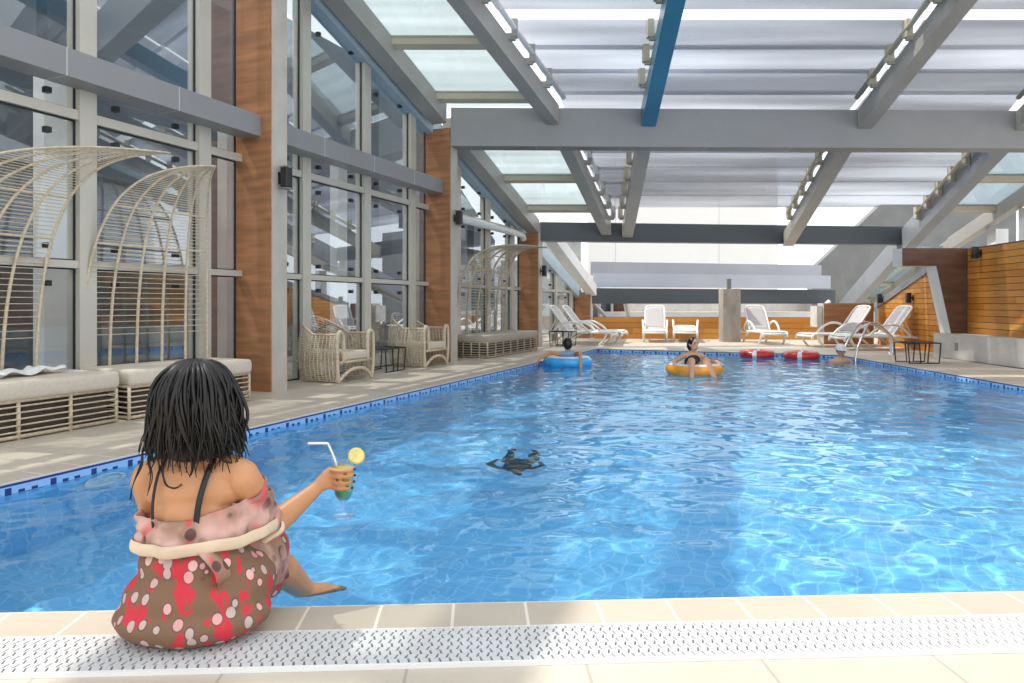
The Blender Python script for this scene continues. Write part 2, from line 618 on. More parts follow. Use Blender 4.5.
def spline(pts, n=6):
    """smooth curve through points"""
    P = [Vector(p) for p in pts]
    out = []
    for i in range(len(P) - 1):
        a, b, c, d = P[max(i - 1, 0)], P[i], P[i + 1], P[min(i + 2, len(P) - 1)]
        for k in range(n):
            t = k / n
            out.append(0.5 * ((2 * b) + (c - a) * t + (2 * a - 5 * b + 4 * c - d) * t * t + (3 * b - a - 3 * c + d) * t ** 3))
    out.append(P[-1])
    return out


# ------------------------------------------------------------------ plan of the place (metres; x right, y away, z up)
A0 = (-2.86, 8.23)                      # pool-side near corner of the second column of the glass wall
D = (0.3793, 0.9253)                    # along the glass wall
NV = (-0.9253, 0.3793)                  # into the building
BAY = 4.626


def W(s, w, z):
    return (A0[0] + s * D[0] + w * NV[0], A0[1] + s * D[1] + w * NV[1], z)


WALL_RZ = math.atan2(D[1], D[0])        # local +x runs along the wall
POOL_RZ = math.atan2(-0.9253, -0.3793)  # local +y looks from the wall to the pool


def zr(y):                              # underside of the sloping rafters
    return 4.28 - 0.34 * (y - 12.45)


PA, PB, PC, PD = (-3.70, 2.25), (6.33, 2.745), (6.78, 14.30), (2.00, 16.30)
WATER = -0.07
FLOOR = -1.30


def off(p, q, d):
    """line p->q moved d to its right-hand (outer) side"""
    t = Vector((q[0] - p[0], q[1] - p[1])).normalized()
    n = Vector((t.y, -t.x)) * d
    return (p[0] + n.x, p[1] + n.y), (q[0] + n.x, q[1] + n.y)


def isect(a, b, c, d):
    x1, y1, x2, y2, x3, y3, x4, y4 = *a, *b, *c, *d
    den = (x1 - x2) * (y3 - y4) - (y1 - y2) * (x3 - x4)
    p = x1 * y2 - y1 * x2
    q = x3 * y4 - y3 * x4
    return ((p * (x3 - x4) - (x1 - x2) * q) / den, (p * (y3 - y4) - (y1 - y2) * q) / den)


POOL = [PA, PB, PC, PD]                 # counter-clockwise seen from above


def ring_off(d):
    L = [off(POOL[i], POOL[(i + 1) % 4], d) for i in range(4)]
    return [isect(*L[i - 1], *L[i]) for i in range(4)]


COP = ring_off(0.20)


def slab(name, poly, z0, z1, material, rz=0.0, origin=(0, 0)):
    """level slab; its own axes turned by rz so the tile joints follow it"""
    c, s = math.cos(-rz), math.sin(-rz)
    loc = [((x - origin[0]) * c - (y - origin[1]) * s, (x - origin[0]) * s + (y - origin[1]) * c, z0) for x, y in poly]
    o = MB().prism(loc, (0, 0, z1 - z0)).build(name, material, kind='structure')
    o.location = (origin[0], origin[1], 0)
    o.rotation_euler = (0, 0, rz)
    return o


# ------------------------------------------------------------------ pool basin, coping, deck
def inward(z0, z1, i, t=0.25):
    p, q = POOL[i], POOL[(i + 1) % 4]
    po, qo = off(p, q, t)
    return MB().prism([(*p, z0), (*q, z0), (*qo, z0), (*po, z0)], (0, 0, z1 - z0))


basin = []
fl = slab('floor_pool', ring_off(0.25), FLOOR - 0.1, FLOOR, M['pool'], WALL_RZ, PA)
basin.append(fl)
for i, nm in enumerate(('wall_pool_near', 'wall_pool_right', 'wall_pool_far', 'wall_pool_left')):
    p, q = POOL[i], POOL[(i + 1) % 4]
    L = math.dist(p, q)
    t = Vector((q[0] - p[0], q[1] - p[1], 0)).normalized()
    rz = math.atan2(t.y, t.x)
    mb = MB().box(0, L, FLOOR, -0.02, 0, 0.25)          # local: x along, y up, z out
    o = mb.build(nm, M['pool'], kind='structure')
    o.matrix_world = Matrix(((t.x, 0, t.y, p[0]), (t.y, 0, -t.x, p[1]), (0, 1, 0, 0), (0, 0, 0, 1)))
    basin.append(o)
    # waterline mosaic, a thin tiled strip standing proud of the wall
    hgt = 0.085
    me = bpy.data.meshes.new('trim_waterline')
    inn = Vector((-t.y, t.x, 0)) * 0.006
    P0, P1 = Vector((*p, 0)) + inn, Vector((*q, 0)) + inn
    vs = [P0 + Vector((0, 0, -0.012 - hgt)), P1 + Vector((0, 0, -0.012 - hgt)), P1 + Vector((0, 0, -0.012)), P0 + Vector((0, 0, -0.012))]
    bk = [v - inn * 0.95 for v in vs]
    me.from_pydata([tuple(v) for v in vs + bk], [], [(3, 2, 1, 0), (4, 5, 6, 7), (0, 1, 5, 4), (2, 3, 7, 6)])
    uv = me.uv_layers.new(name='along')
    table = [(0, 0), (L, 0), (L, 1), (0, 1)] * 2
    for lp in me.loops:
        uv.data[lp.index].uv = table[lp.vertex_index]
    me.materials.append(M['band'])
    tr = bpy.data.objects.new('trim_waterline', me)
    tr['kind'] = 'structure'
    COL.objects.link(tr)
    basin.append(tr)
    # coping stones
    mb = MB()
    po, qo = COP[i], COP[(i + 1) % 4]
    c = slab('trim_coping', [p, q, qo, po], -0.02, 0.0, M['coping'], rz, p)
for o in basin:
    o.cycles.is_caustics_receiver = True

NEAR_RZ = math.atan2(PB[1] - PA[1], PB[0] - PA[0])
FAR = 30.0
ca, cb, cc, cd = COP
slab('floor_deck_near', [(-12, -6), (14, -6), cb, ca], -0.25, 0, M['deck'], NEAR_RZ, PA)
slab('floor_deck_left', [(-12, -6), ca, cd, (6, 26), (-12, 26)], -0.25, 0, M['deck'], WALL_RZ, PA)
slab('floor_deck_right', [cb, (14, -6), (14, 26), cc], -0.25, 0, M['deck'], PI / 2, PB)
slab('floor_deck_far', [cd, cc, (14, 26), (6, 26)], -0.25, 0, M['deck'], WALL_RZ, PD)


def pool_water():
    nu, nv = 420, 560
    u = np.linspace(0, 1, nu)
    v = np.linspace(0, 1, nv) ** 1.35
    uu, vv = np.meshgrid(u, v)
    a, b, c, d = (np.array(p) for p in POOL)
    xy = ((1 - uu)[..., None] * (1 - vv)[..., None] * a + uu[..., None] * (1 - vv)[..., None] * b
          + uu[..., None] * vv[..., None] * c + (1 - uu)[..., None] * vv[..., None] * d)
    x, y = xy[..., 0], xy[..., 1]
    z = np.zeros_like(x)
    rng = np.random.default_rng(3)
    for k in range(70):
        L = math.exp(rng.uniform(math.log(0.10), math.log(0.75)))
        ang = rng.uniform(0, 2 * PI)
        kk = 2 * PI / L
        ph = rng.uniform(0, 2 * PI)
        amp = 0.0012 * L
        # bend the crests so the pattern does not look combed
        wx = x + 0.15 * np.sin(1.3 * y + k) + 0.05 * np.sin(3.1 * x + 2 * k)
        wy = y + 0.15 * np.sin(1.1 * x + 2 * k)
        z += amp * np.sin(kk * (wx * math.cos(ang) + wy * math.sin(ang)) + ph)
    verts = np.stack([x, y, z + WATER], -1).reshape(-1, 3)
    idx = np.arange(nu * nv).reshape(nv, nu)
    faces = np.stack([idx[:-1, :-1], idx[:-1, 1:], idx[1:, 1:], idx[1:, :-1]], -1).reshape(-1, 4)
    me = bpy.data.meshes.new('pool_water')
    me.from_pydata(verts.tolist(), [], faces.tolist())
    me.polygons.foreach_set('use_smooth', [True] * len(me.polygons))
    me.materials.append(M['water'])
    o = bpy.data.objects.new('pool_water', me)
    o['kind'] = 'structure'
    COL.objects.link(o)
    o.cycles.is_caustics_caster = True


pool_water()

# ------------------------------------------------------------------ columns
for k in range(-1, 4):
    s = k * BAY
    x, y, _ = W(s, 0.25, 0)
    top = zr(y) + 0.02
    o = MB().box(0, 0.26, 0, 0.543, 0, top).build('pillar', M['pale_side'], kind='structure')
    o.location = W(s, 0, 0)
    o.rotation_euler = (0, 0, WALL_RZ)
    f = MB().box(-0.02, 0.0, 0.012, 0.555, 0.0, top).box(0.0, 0.26, 0.543, 0.555, 0, top).build('cladding', M['brown'], o)


# ------------------------------------------------------------------ roof: cross beams, rafters, purlins, glazing, louvre sheets
def level_beam(name, p, q, z0, z1, thick, material):
    L = math.dist(p, q)
    o = MB().box(0, L, 0, thick, z0, z1).build(name, material, kind='structure')
    o.location = (p[0], p[1], 0)
    o.rotation_euler = (0, 0, math.atan2(q[1] - p[1], q[0] - p[0]))
    return o


level_beam('beam', (-2.7, 8.15), (10.5, 8.35), 5.40, 6.10, 0.35, M['steel'])
level_beam('beam', (-1.10, 12.43), (10.6, 12.66), 3.90, 4.59, 0.35, M['steel'])
level_beam('beam', (0.70, 16.90), (10.25, 17.95), 2.60, 3.06, 0.35, M['steel_dark'])
level_beam('beam', (2.45, 21.2), (11.3, 24.1), 1.06, 1.54, 0.35, M['steel_dark'])


def rafter(name, p, q, wid, hgt, material, lift=0.0):
    """p, q = plan points of the centre line; underside follows the roof slope"""
    a, b = Vector((*p, zr(p[1]) + lift)), Vector((*q, zr(q[1]) + lift))
    t = (b - a)
    t2 = Vector((t.x, t.y, 0)).normalized()
    sd = Vector((t2.y, -t2.x, 0)) * (wid / 2)
    up = Vector((0, 0, hgt))
    prof = [a - sd, a + sd, a + sd + up, a - sd + up]
    return MB().prism([tuple(v) for v in prof], t).build(name, material, kind='structure')


def on_line(p, d, y):
    return (p[0] + d * (y - p[1]), y)


RA = [  # plan lines: first bay line (point, slope), later points
    ((-1.31, 12.42), 0.41), ((0.74, 12.45), 0.53), ((2.47, 12.5), 0.065), ((6.42, 12.55), 0.03), ((9.35, 12.65), 0.12), ((11.4, 12.6), 0.0)]
RB = [((-1.15, 12.8), (0.53, 16.9)), ((0.88, 12.8), (2.32, 16.97)), ((2.5, 12.85), (2.86, 17.1)), ((6.36, 12.9), (7.05, 17.6)), ((9.4, 13.0), (10.25, 17.9)), ((11.4, 12.6), (11.4, 17.9))]
RMAT = ['rafter', 'rafter', 'rafter_blue', 'rafter', 'rafter', 'rafter']
RWID = [0.30, 0.24, 0.26, 0.26, 0.26, 0.2]
FRONT = 0.5
for (p, d), w_, mm in zip(RA, RWID, RMAT):
    rafter('rafter', on_line(p, d, FRONT), on_line(p, d, p[1]), w_, 0.34, M[mm])
for (p, q), w_ in zip(RB, RWID):
    rafter('rafter', p, q, w_, 0.58 if p[0] > 9 and p[0] < 10 else 0.34, M['rafter_grey'] if p[0] > 9 and p[0] < 10 else M['rafter'])
rafter('rafter', (0.95, 17.3), (2.45, 21.2), 0.30, 0.34, M['white'])
rafter('rafter', (10.3, 18.2), (11.35, 23.9), 0.26, 0.58, M['rafter_grey'])
rafter('rafter', (11.4, 17.9), (11.6, 22.2), 0.2, 0.3, M['rafter'])


def rx(i, y):
    """x of rafter i at depth y"""
    if y <= RA[i][0][1]:
        return on_line(RA[i][0], RA[i][1], y)[0]
    p, q = RB[i]
    return p[0] + (q[0] - p[0]) * (y - p[1]) / (q[1] - p[1])


def roof_sheet(mb, i, j, y0, y1, lift, thick, inset=0.1, tilt=0.0):
    pts = []
    for y, xx in ((y0, rx(i, y0) + inset), (y0, rx(j, y0) - inset), (y1, rx(j, y1) - inset), (y1, rx(i, y1) + inset)):
        pts.append((xx, y, zr(y) + lift + (tilt if y == y1 else 0)))
    return mb.prism(pts, (0, 0, thick))


def roof_bar(mb, i, j, y, lift, hgt, wid, inset=0.05):
    a, b = rx(i, y) + inset, rx(j, y) - inset
    return mb.prism([(a, y, zr(y) + lift), (b, y, zr(y) + lift), (b, y + wid, zr(y + wid) + lift), (a, y + wid, zr(y + wid) + lift)], (0, 0, hgt))


ys = [12.02 - 1.33 * k for k in range(0, 9)][::-1] + [13.4, 14.75, 16.1]
for i, j, mm in ((0, 1, 'window_roof'), (4, 5, 'side_glass')):
    for a, b in zip(ys[:-1], ys[1:]):
        if a < 12.45 < b:
            continue
        roof_sheet(MB(), i, j, a + 0.1, b, 0.30, 0.02).build('roof_glass', M[mm], kind='structure')
    roof_sheet(MB(), i, j, 12.12, 12.42, 0.30, 0.02).build('roof_glass', M[mm], kind='structure')
    roof_sheet(MB(), i, j, 12.85, 13.4, 0.30, 0.02).build('roof_glass', M[mm], kind='structure')
    for y in ys:
        roof_bar(MB(), i, j, y, 0.20, 0.14, 0.13).build('purlin', M['purlin'], kind='structure')
for k in range(3):                       # glazed strip on the right, last bay
    y0 = 18.1 + k * 1.35
    x0 = 10.35 + (y0 - 18.2) * 0.184 + 0.15
    MB().prism([(x0, y0, zr(y0) + 0.2), (11.4, y0, zr(y0) + 0.2), (11.5, y0 + 1.2, zr(y0 + 1.2) + 0.2), (x0 + 0.22, y0 + 1.2, zr(y0 + 1.2) + 0.2)], (0, 0, 0.02)).build('roof_glass', M['side_glass'], kind='structure')
    MB().prism([(x0 + .22, y0 + 1.2, zr(y0 + 1.2) + 0.16), (11.5, y0 + 1.2, zr(y0 + 1.2) + 0.16), (11.5, y0 + 1.35, zr(y0 + 1.35) + 0.16), (x0 + 0.24, y0 + 1.35, zr(y0 + 1.35) + 0.16)], (0, 0, 0.1)).build('purlin', M['purlin'], kind='structure')

LY = [10.0 - 0.62 * k for k in range(0, 5)][::-1] + [10.75, 11.3, 11.88, 12.46, 13.06, 13.68, 14.34, 15.0, 15.62, 16.24, 16.8]
for i, j in ((1, 2), (2, 3), (3, 4)):
    for a, b in zip(LY[:-1], LY[1:]):
        gap = 0.26 if abs(a - 10.0) < 0.01 else (0.05 if (a > 14 and j > 2) else -0.05)
        roof_sheet(MB(), i, j, a + 0.02, b - gap, 0.62, 0.018, 0.06, tilt=-0.04).build('roof_louvre', M['louvre'], kind='structure')
# brackets that carry the louvre sheets on the rafters
for i, side in ((1, 1), (2, -1), (3, -1), (4, -1)):
    for y in LY[4:]:
        if 12.3 < y < 12.9:
            continue
        x = rx(i, y) + side * 0.2
        mb = MB().box(x - 0.05, x + 0.05, y - 0.06, y + 0.06, zr(y) + 0.34, zr(y) + 0.62)
        mb.box(min(x, rx(i, y)) - 0.02, max(x, rx(i, y)) + 0.02, y - 0.04, y + 0.04, zr(y) + 0.30, zr(y) + 0.40)
        mb.build('roof_bracket', M['purlin'] if i > 1 else M['rafter'], kind='structure')
for i, side in ((1, 1), (3, -1), (4, -1)):   # the rails the brackets stand on
    for a, b in ((8.0, 12.40), (12.95, 16.8)):
        x0, x1 = rx(i, a) + side * 0.22, rx(i, b) + side * 0.22
        MB().tube([(x0, a, zr(a) + 0.46), (x1, b, zr(b) + 0.46)], 0.045, 8).build('roof_rail', M['white'] if i == 1 else M['purlin'], kind='structure', smooth=True)
# two folded sheets parked above the last cross beam
for z0, z1, y0, mm in ((1.58, 2.02, 21.6, 'louvre_solid_low'), (1.98, 2.42, 22.3, 'louvre_solid')):
    M[mm] = mat('parked louvre sheet ' + mm[-3:], (0.46, 0.48, 0.55) if mm.endswith('low') else (0.42, 0.42, 0.46), 0.5, noise=(0.6, 0.08))
    level_beam('roof_louvre', (2.55, y0), (10.9, y0 + 2.0), z0, z1, 0.05, M[mm])

# ------------------------------------------------------------------ glass wall on the left
GW = 0.50                                # depth of the glass plane behind the column faces


def turned(mb, name, material, kind='structure', parent=None):
    o = mb.build(name, material, parent, kind=kind)
    if parent is None:
        o.location = (A0[0], A0[1], 0)
        o.rotation_euler = (0, 0, WALL_RZ)
    return o


def top_at(s):
    return zr(W(s, GW, 0)[1]) + 0.16


wi = 1
for k in range(-1, 3):
    s0, s1 = k * BAY + 0.27, (k + 1) * BAY
    div = [s0, s0 + 0.98 - 0.0, s0 + 0.98 + 1.45, s0 + 0.98 + 2.9, s1]
    div = [k * BAY + 0.27] + [k * BAY + q for q in (1.16, 2.62, 4.02)] + [(k + 1) * BAY]
    for m in div[1:-1] + [div[0] + 0.06]:
        w_ = 0.085 if m in div[1:-1] else 0.05
        turned(MB().prism([(m - w_, GW - 0.08, 0), (m + w_, GW - 0.08, 0), (m + w_, GW + 0.10, 0), (m - w_, GW + 0.10, 0)], (0, 0, min(top_at(m - w_), top_at(m + w_)))), 'trim_mullion', M['mullion'])
    low, mid = 1.42, 2.82
    for z, hh in ((low, 0.07), (mid, 0.09)):
        if k < 2 or z < 2:
            turned(MB().box(s0, s1, GW - 0.06, GW + 0.06, z - hh / 2, z + hh / 2), 'trim_transom', M['mullion'])
    if k < 1:
        turned(MB().box(s0 - 0.01, s1 - 0.022, 0.155, 0.45, 3.06, 3.31), 'trim_facade_beam', M['facade_beam'])
    elif k == 1:
        o = MB().tube([(s0, 0.3, 2.72), (s1 - 0.5, 0.3, 2.72), (s1 - 0.3, 0.3, 2.70), (s1 - 0.24, 0.3, 2.6)], 0.075, 10).build('trim_facade_pipe', M['white'], kind='structure', smooth=True)
        o.location = (A0[0], A0[1], 0)
        o.rotation_euler = (0, 0, WALL_RZ)
    # sloping head rail under the rafter
    turned(MB().prism([(s0, 0.36, top_at(s0) - 0.20), (s0, GW + 0.07, top_at(s0) - 0.20), (s0, GW + 0.07, top_at(s0) + 0.16), (s0, 0.36, top_at(s0) + 0.16)], (s1 - s0, 0, top_at(s1) - top_at(s0))), 'trim_head', mat('pale blue frame', (0.36, 0.45, 0.52), 0.35, 0.1, noise=(2, 0.08)) if wi == 1 else bpy.data.materials['pale blue frame'])
    for a, b in zip(div[:-1], div[1:]):
        a2, b2 = a + 0.09, b - 0.09
        if b2 - a2 < 0.1:
            continue
        root = bpy.data.objects.new('window_%d' % wi, None)
        COL.objects.link(root)
        root['kind'] = 'structure'
        root.location = (A0[0], A0[1], 0)
        root.rotation_euler = (0, 0, WALL_RZ)
        wi += 1
        rows = [(0.03, low - 0.04), (low + 0.04, mid - 0.05), (mid + 0.05, None)]
        fr = MB()
        gl = MB()
        for z0, z1 in rows:
            za = (top_at(a2) - 0.19) if z1 is None else min(z1, top_at(a2) - 0.19)
            zb = (top_at(b2) - 0.19) if z1 is None else min(z1, top_at(b2) - 0.19)
            if za < z0 + 0.1 or zb < z0 + 0.02:
                continue
            gl.prism([(a2, GW, z0), (b2, GW, z0), (b2, GW, zb), (a2, GW, za)], (0, 0.015, 0))
            for p, q in (((a2, z0), (b2, z0)), ((b2, z0), (b2, zb)), ((b2, zb), (a2, za)), ((a2, za), (a2, z0))):
                fr.tube([(p[0], GW - 0.01, p[1]), (q[0], GW - 0.01, q[1])], 0.013, 4)
            for cx_ in (a2 + 0.25, b2 - 0.25):
                for cz in (z0 + 0.12, (za + zb) / 2 - 0.14):
                    if b2 - a2 > 0.7 and cz > 0.3:
                        fr.box(cx_ - 0.026, cx_ + 0.026, GW - 0.03, GW + 0.03, cz - 0.026, cz + 0.026)
        fr.build('window_frame', M['gasket'], root, kind='structure')
        gl.build('pane', M['glass'], root, kind='structure')

# room behind the glass
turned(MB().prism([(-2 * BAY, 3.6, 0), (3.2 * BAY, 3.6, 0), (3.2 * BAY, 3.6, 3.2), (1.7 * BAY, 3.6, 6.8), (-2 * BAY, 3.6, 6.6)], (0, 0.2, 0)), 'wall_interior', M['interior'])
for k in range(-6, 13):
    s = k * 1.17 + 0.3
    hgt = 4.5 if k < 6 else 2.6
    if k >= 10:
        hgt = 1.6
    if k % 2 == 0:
        turned(MB().box(s, s + 0.24, 1.0, 1.16, 0, hgt * 0.74), 'stripe_interior', M['white'])  # white upright added for the pale reflection stripes in the glass
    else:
        turned(MB().box(s - 0.2, s + 0.30, 2.4, 2.6, 0, hgt * 1.25), 'stripe_interior', M['interior_dark'])  # dark upright behind the glass; these also cast stripes on the deck
# dark glazed screen beyond the fourth column
turned(MB().box(3 * BAY + 0.3, 4 * BAY, GW, GW + 0.06, 0, 1.5), 'wall_screen', M['interior_dark'])
turned(MB().box(3 * BAY + 0.28, 4 * BAY - 0.6, 0.3, 0.38, 1.42, 1.50).box(3 * BAY + 2.2, 3 * BAY + 2.28, 0.3, 0.38, 0, 1.9).box(4 * BAY - 0.66, 4 * BAY - 0.58, 0.3, 0.38, 0, 1.5), 'trim_screen', M['white'])
o = MB().box(0, 0.26, 0, 0.5, 0, 1.30).build('pillar', M['brown_dark'], kind='structure')
o.location = W(4 * BAY - 0.3, -0.05, 0)
o.rotation_euler = (0, 0, WALL_RZ)


# ------------------------------------------------------------------ far end: timber fence, pillar, white building, braces
def planks(name, p, q, z0, tops, h, gap, thick, material, backing=None):
    """horizontal boards between plan points; tops(t) gives the height limit along the run"""
    L = math.dist(p, q)
    mb = MB()
    z = z0
    row = 0
    while z < max(tops(0), tops(1), tops(0.5)) - 0.01:
        z1 = z + h
        # clip the board to where the wall is tall enough
        ts = [t / 60 for t in range(61) if tops(t / 60) >= min(z1, z + h * 0.6)]
        if ts:
            a, b = min(ts) * L, max(ts) * L
            cuts = [a]
            x = a + ((row * 0.77) % 1.9) + 0.4
            while x < b - 0.3:
                cuts.append(x)
                x += 2.1
            cuts.append(b)
            for c0, c1 in zip(cuts[:-1], cuts[1:]):
                if c1 - c0 > 0.02:
                    mb.box(c0 + 0.002, c1 - 0.002, 0, thick, z, z1 - gap)
        z = z1
        row += 1
    o = mb.build(name, material, kind='structure')
    o.location = (p[0], p[1], 0)
    o.rotation_euler = (0, 0, math.atan2(q[1] - p[1], q[0] - p[0]))
    if backing:
        prof = [(0, thick + 0.005, z0)] + [(L * t / 10, thick + 0.005, tops(t / 10) - 0.02) for t in range(11)] + [(L, thick + 0.005, z0)]
        MB().prism(prof, (0, 0.05, 0)).build('backing', backing, o)
    return o


planks('wall_fence', (2.5, 21.05), (9.0, 20.3), 0.0, lambda t: 0.68, 0.165, 0.008, 0.04, M['wood'], M['brown_dark'])
o = MB().box(5.84, 6.32, 19.07, 19.5, 0, 1.47).build('pillar', M['pillar_concrete'], kind='structure')
MB().box(6.0, 6.1, 19.2, 19.3, 1.47, 1.75).build('pillar_post', M['steel'], kind='structure')
MB().box(4.4, 15.4, 40, 41, -2, 9.5).build('wall_building_far', M['white_wall'], kind='structure')
MB().box(-4, 2.0, 34, 35, -1, 3.2).box(0.5, 3.6, 36, 37, -1, 4.4).build('wall_building_steps', M['concrete'], kind='structure')
MB().prism([(11.3, 26, 0), (19, 26, 0), (19, 26, 4.8), (13.9, 26, 4.8), (11.3, 26, 2.33)], (0, 0.4, 0)).build('wall_concrete_far', mat('dark grey concrete', (0.19, 0.19, 0.19), 0.7, noise=(1.5, 0.15)), kind='structure')  # this wall has its own darker grey concrete
MB().box(2.5, 12.5, 23.8, 24.4, 0.0, 0.78).build('wall_ledge_far', M['white'], kind='structure')
MB().box(2.5, 14, 27, 27.3, 0.0, 1.25).build('wall_terrace_far', M['concrete_light'], kind='structure')
for x0, x1 in ((2.6, 3.5), (3.7, 3.9), (7.4, 6.4), (10.4, 9.4)):
    MB().tube([(x0, 22.6, 1.15), (x1, 22.6, 0.2)], 0.07, 6).build('trim_brace', M['concrete_light'], kind='structure')
MB().box(-40, 50, -20, 90, -2.4, -2.0).build('ground', M['ground'], kind='structure')

# ------------------------------------------------------------------ right side: timber wall, stone plinth, brown brackets
def WX(y):
    return 8.73 + 0.13 * (y - 11.77)


def wtop(y):
    return min(2.17, 1.07 + 0.29 * (18.0 - y))


Y0, Y1 = 4.0, 18.0
planks('wall_timber', (WX(Y1), Y1), (WX(Y0), Y0), 0.0, lambda t: wtop(Y1 + (Y0 - Y1) * t), 0.118, 0.009, 0.04, M['wood'], M['brown_dark'])
ya, yb = 18.0, 14.15
MB().prism([(WX(ya) - 0.03, ya, wtop(ya) - 0.12), (WX(ya) + 0.10, ya, wtop(ya) - 0.12), (WX(ya) + 0.10, ya, wtop(ya) + 0.03), (WX(ya) - 0.03, ya, wtop(ya) + 0.03)],
           (WX(yb) - WX(ya), yb - ya, wtop(yb) - wtop(ya))).build('trim_wall_cap', M['rafter_grey'], kind='structure')
MB().prism([(8.43, 13.8, 0), (WX(13.8) - 0.01, 13.8, 0), (WX(4) - 0.01, 4, 0), (8.1, 4, 0)], (0, 0, 0.47)).build('wall_plinth', M['concrete_light'], kind='structure')
MB().rbox(0, 0.012, 0, 0.1, 0, 0.15, 0.004).build('trim_socket', M['steel'], kind='structure').location = (8.40, 13.0, 0.17)
Yf = 13.6
prof = [(7.69, Yf, 2.15), (7.69, Yf, 1.80), (8.36, Yf, 1.80), (8.65, Yf, 0.471), (8.96, Yf, 0.471), (8.96, Yf, 2.15)]
o = MB().prism(prof, (0, 0.34, 0)).build('pillar_bracket', M['white'], kind='structure')
MB().prism([(x, Yf - 0.022, z) for x, y, z in prof], (0, 0.02, 0)).build('cladding', M['brown_dark'], o)
o = MB().box(8.15, 9.45, 18.05, 18.4, 0, 1.07).build('pillar_bracket', M['pale_side'], kind='structure')
MB().box(8.15, 9.45, 18.02, 18.048, 0, 1.07).build('cladding', M['brown'], o)
MB().box(8.0, 8.14, 18.1, 18.5, 0.45, 1.0).build('pillar_post', M['concrete_light'], kind='structure')
# posts and the dark roof edge beyond the timber wall
for x, y in ((11.45, 15.3), (11.5, 16.4), (11.5, 18.0)):
    MB().box(x, x + 0.3, y, y + 0.3, 0, zr(y) - 0.1).build('pillar_outside', M['white'], kind='structure')


# ------------------------------------------------------------------ wall lamps
def wall_lamp(loc, rz, label, sc=1.0):
    t = thing('wall_lamp', label, 'lamp', loc, rz, 'black wall lamps')
    MB().box(-0.03, 0.03, 0.0, 0.012, -0.07, 0.07).tube([(0, 0.01, 0), (0, 0.06, 0)], 0.02, 8).build('wall_plate', M['black_metal'], t)
    MB().rbox(-0.055 * sc, 0.055 * sc, 0.05, 0.15, -0.12 * sc, 0.12 * sc, 0.012).build('lamp_body', M['black_metal'], t, smooth=True, sharp=40)
    for z in (0.121, -0.136):
        MB().box(-0.06 * sc, 0.06 * sc, 0.045, 0.155, z * sc, (z + 0.015) * sc).build('lamp_cap', M['steel'], t)
    return t


wall_lamp(W(0.13, -0.001, 2.57), POOL_RZ, 'black wall lamp high on the nearest full brown column')
wall_lamp(W(BAY + 0.13, -0.001, 2.62), POOL_RZ, 'black wall lamp on the brown column behind the second wicker armchair')
wall_lamp(W(2 * BAY + 0.13, -0.001, 1.86), POOL_RZ, 'black wall lamp on the column beside the far daybed')
WR = math.atan2(1, 0.13) + 0.0
for y, z, lb in ((17.6, 1.19, 'small black wall lamp at the low far end of the timber wall'), (15.95, 1.19, 'small black wall lamp on the timber wall above the loungers'), (13.1, 2.02, 'black lamp at the top of the tall timber wall right of the brown bracket')):
    wall_lamp((WX(y) - 0.001, y, z), WR, lb, 0.9)


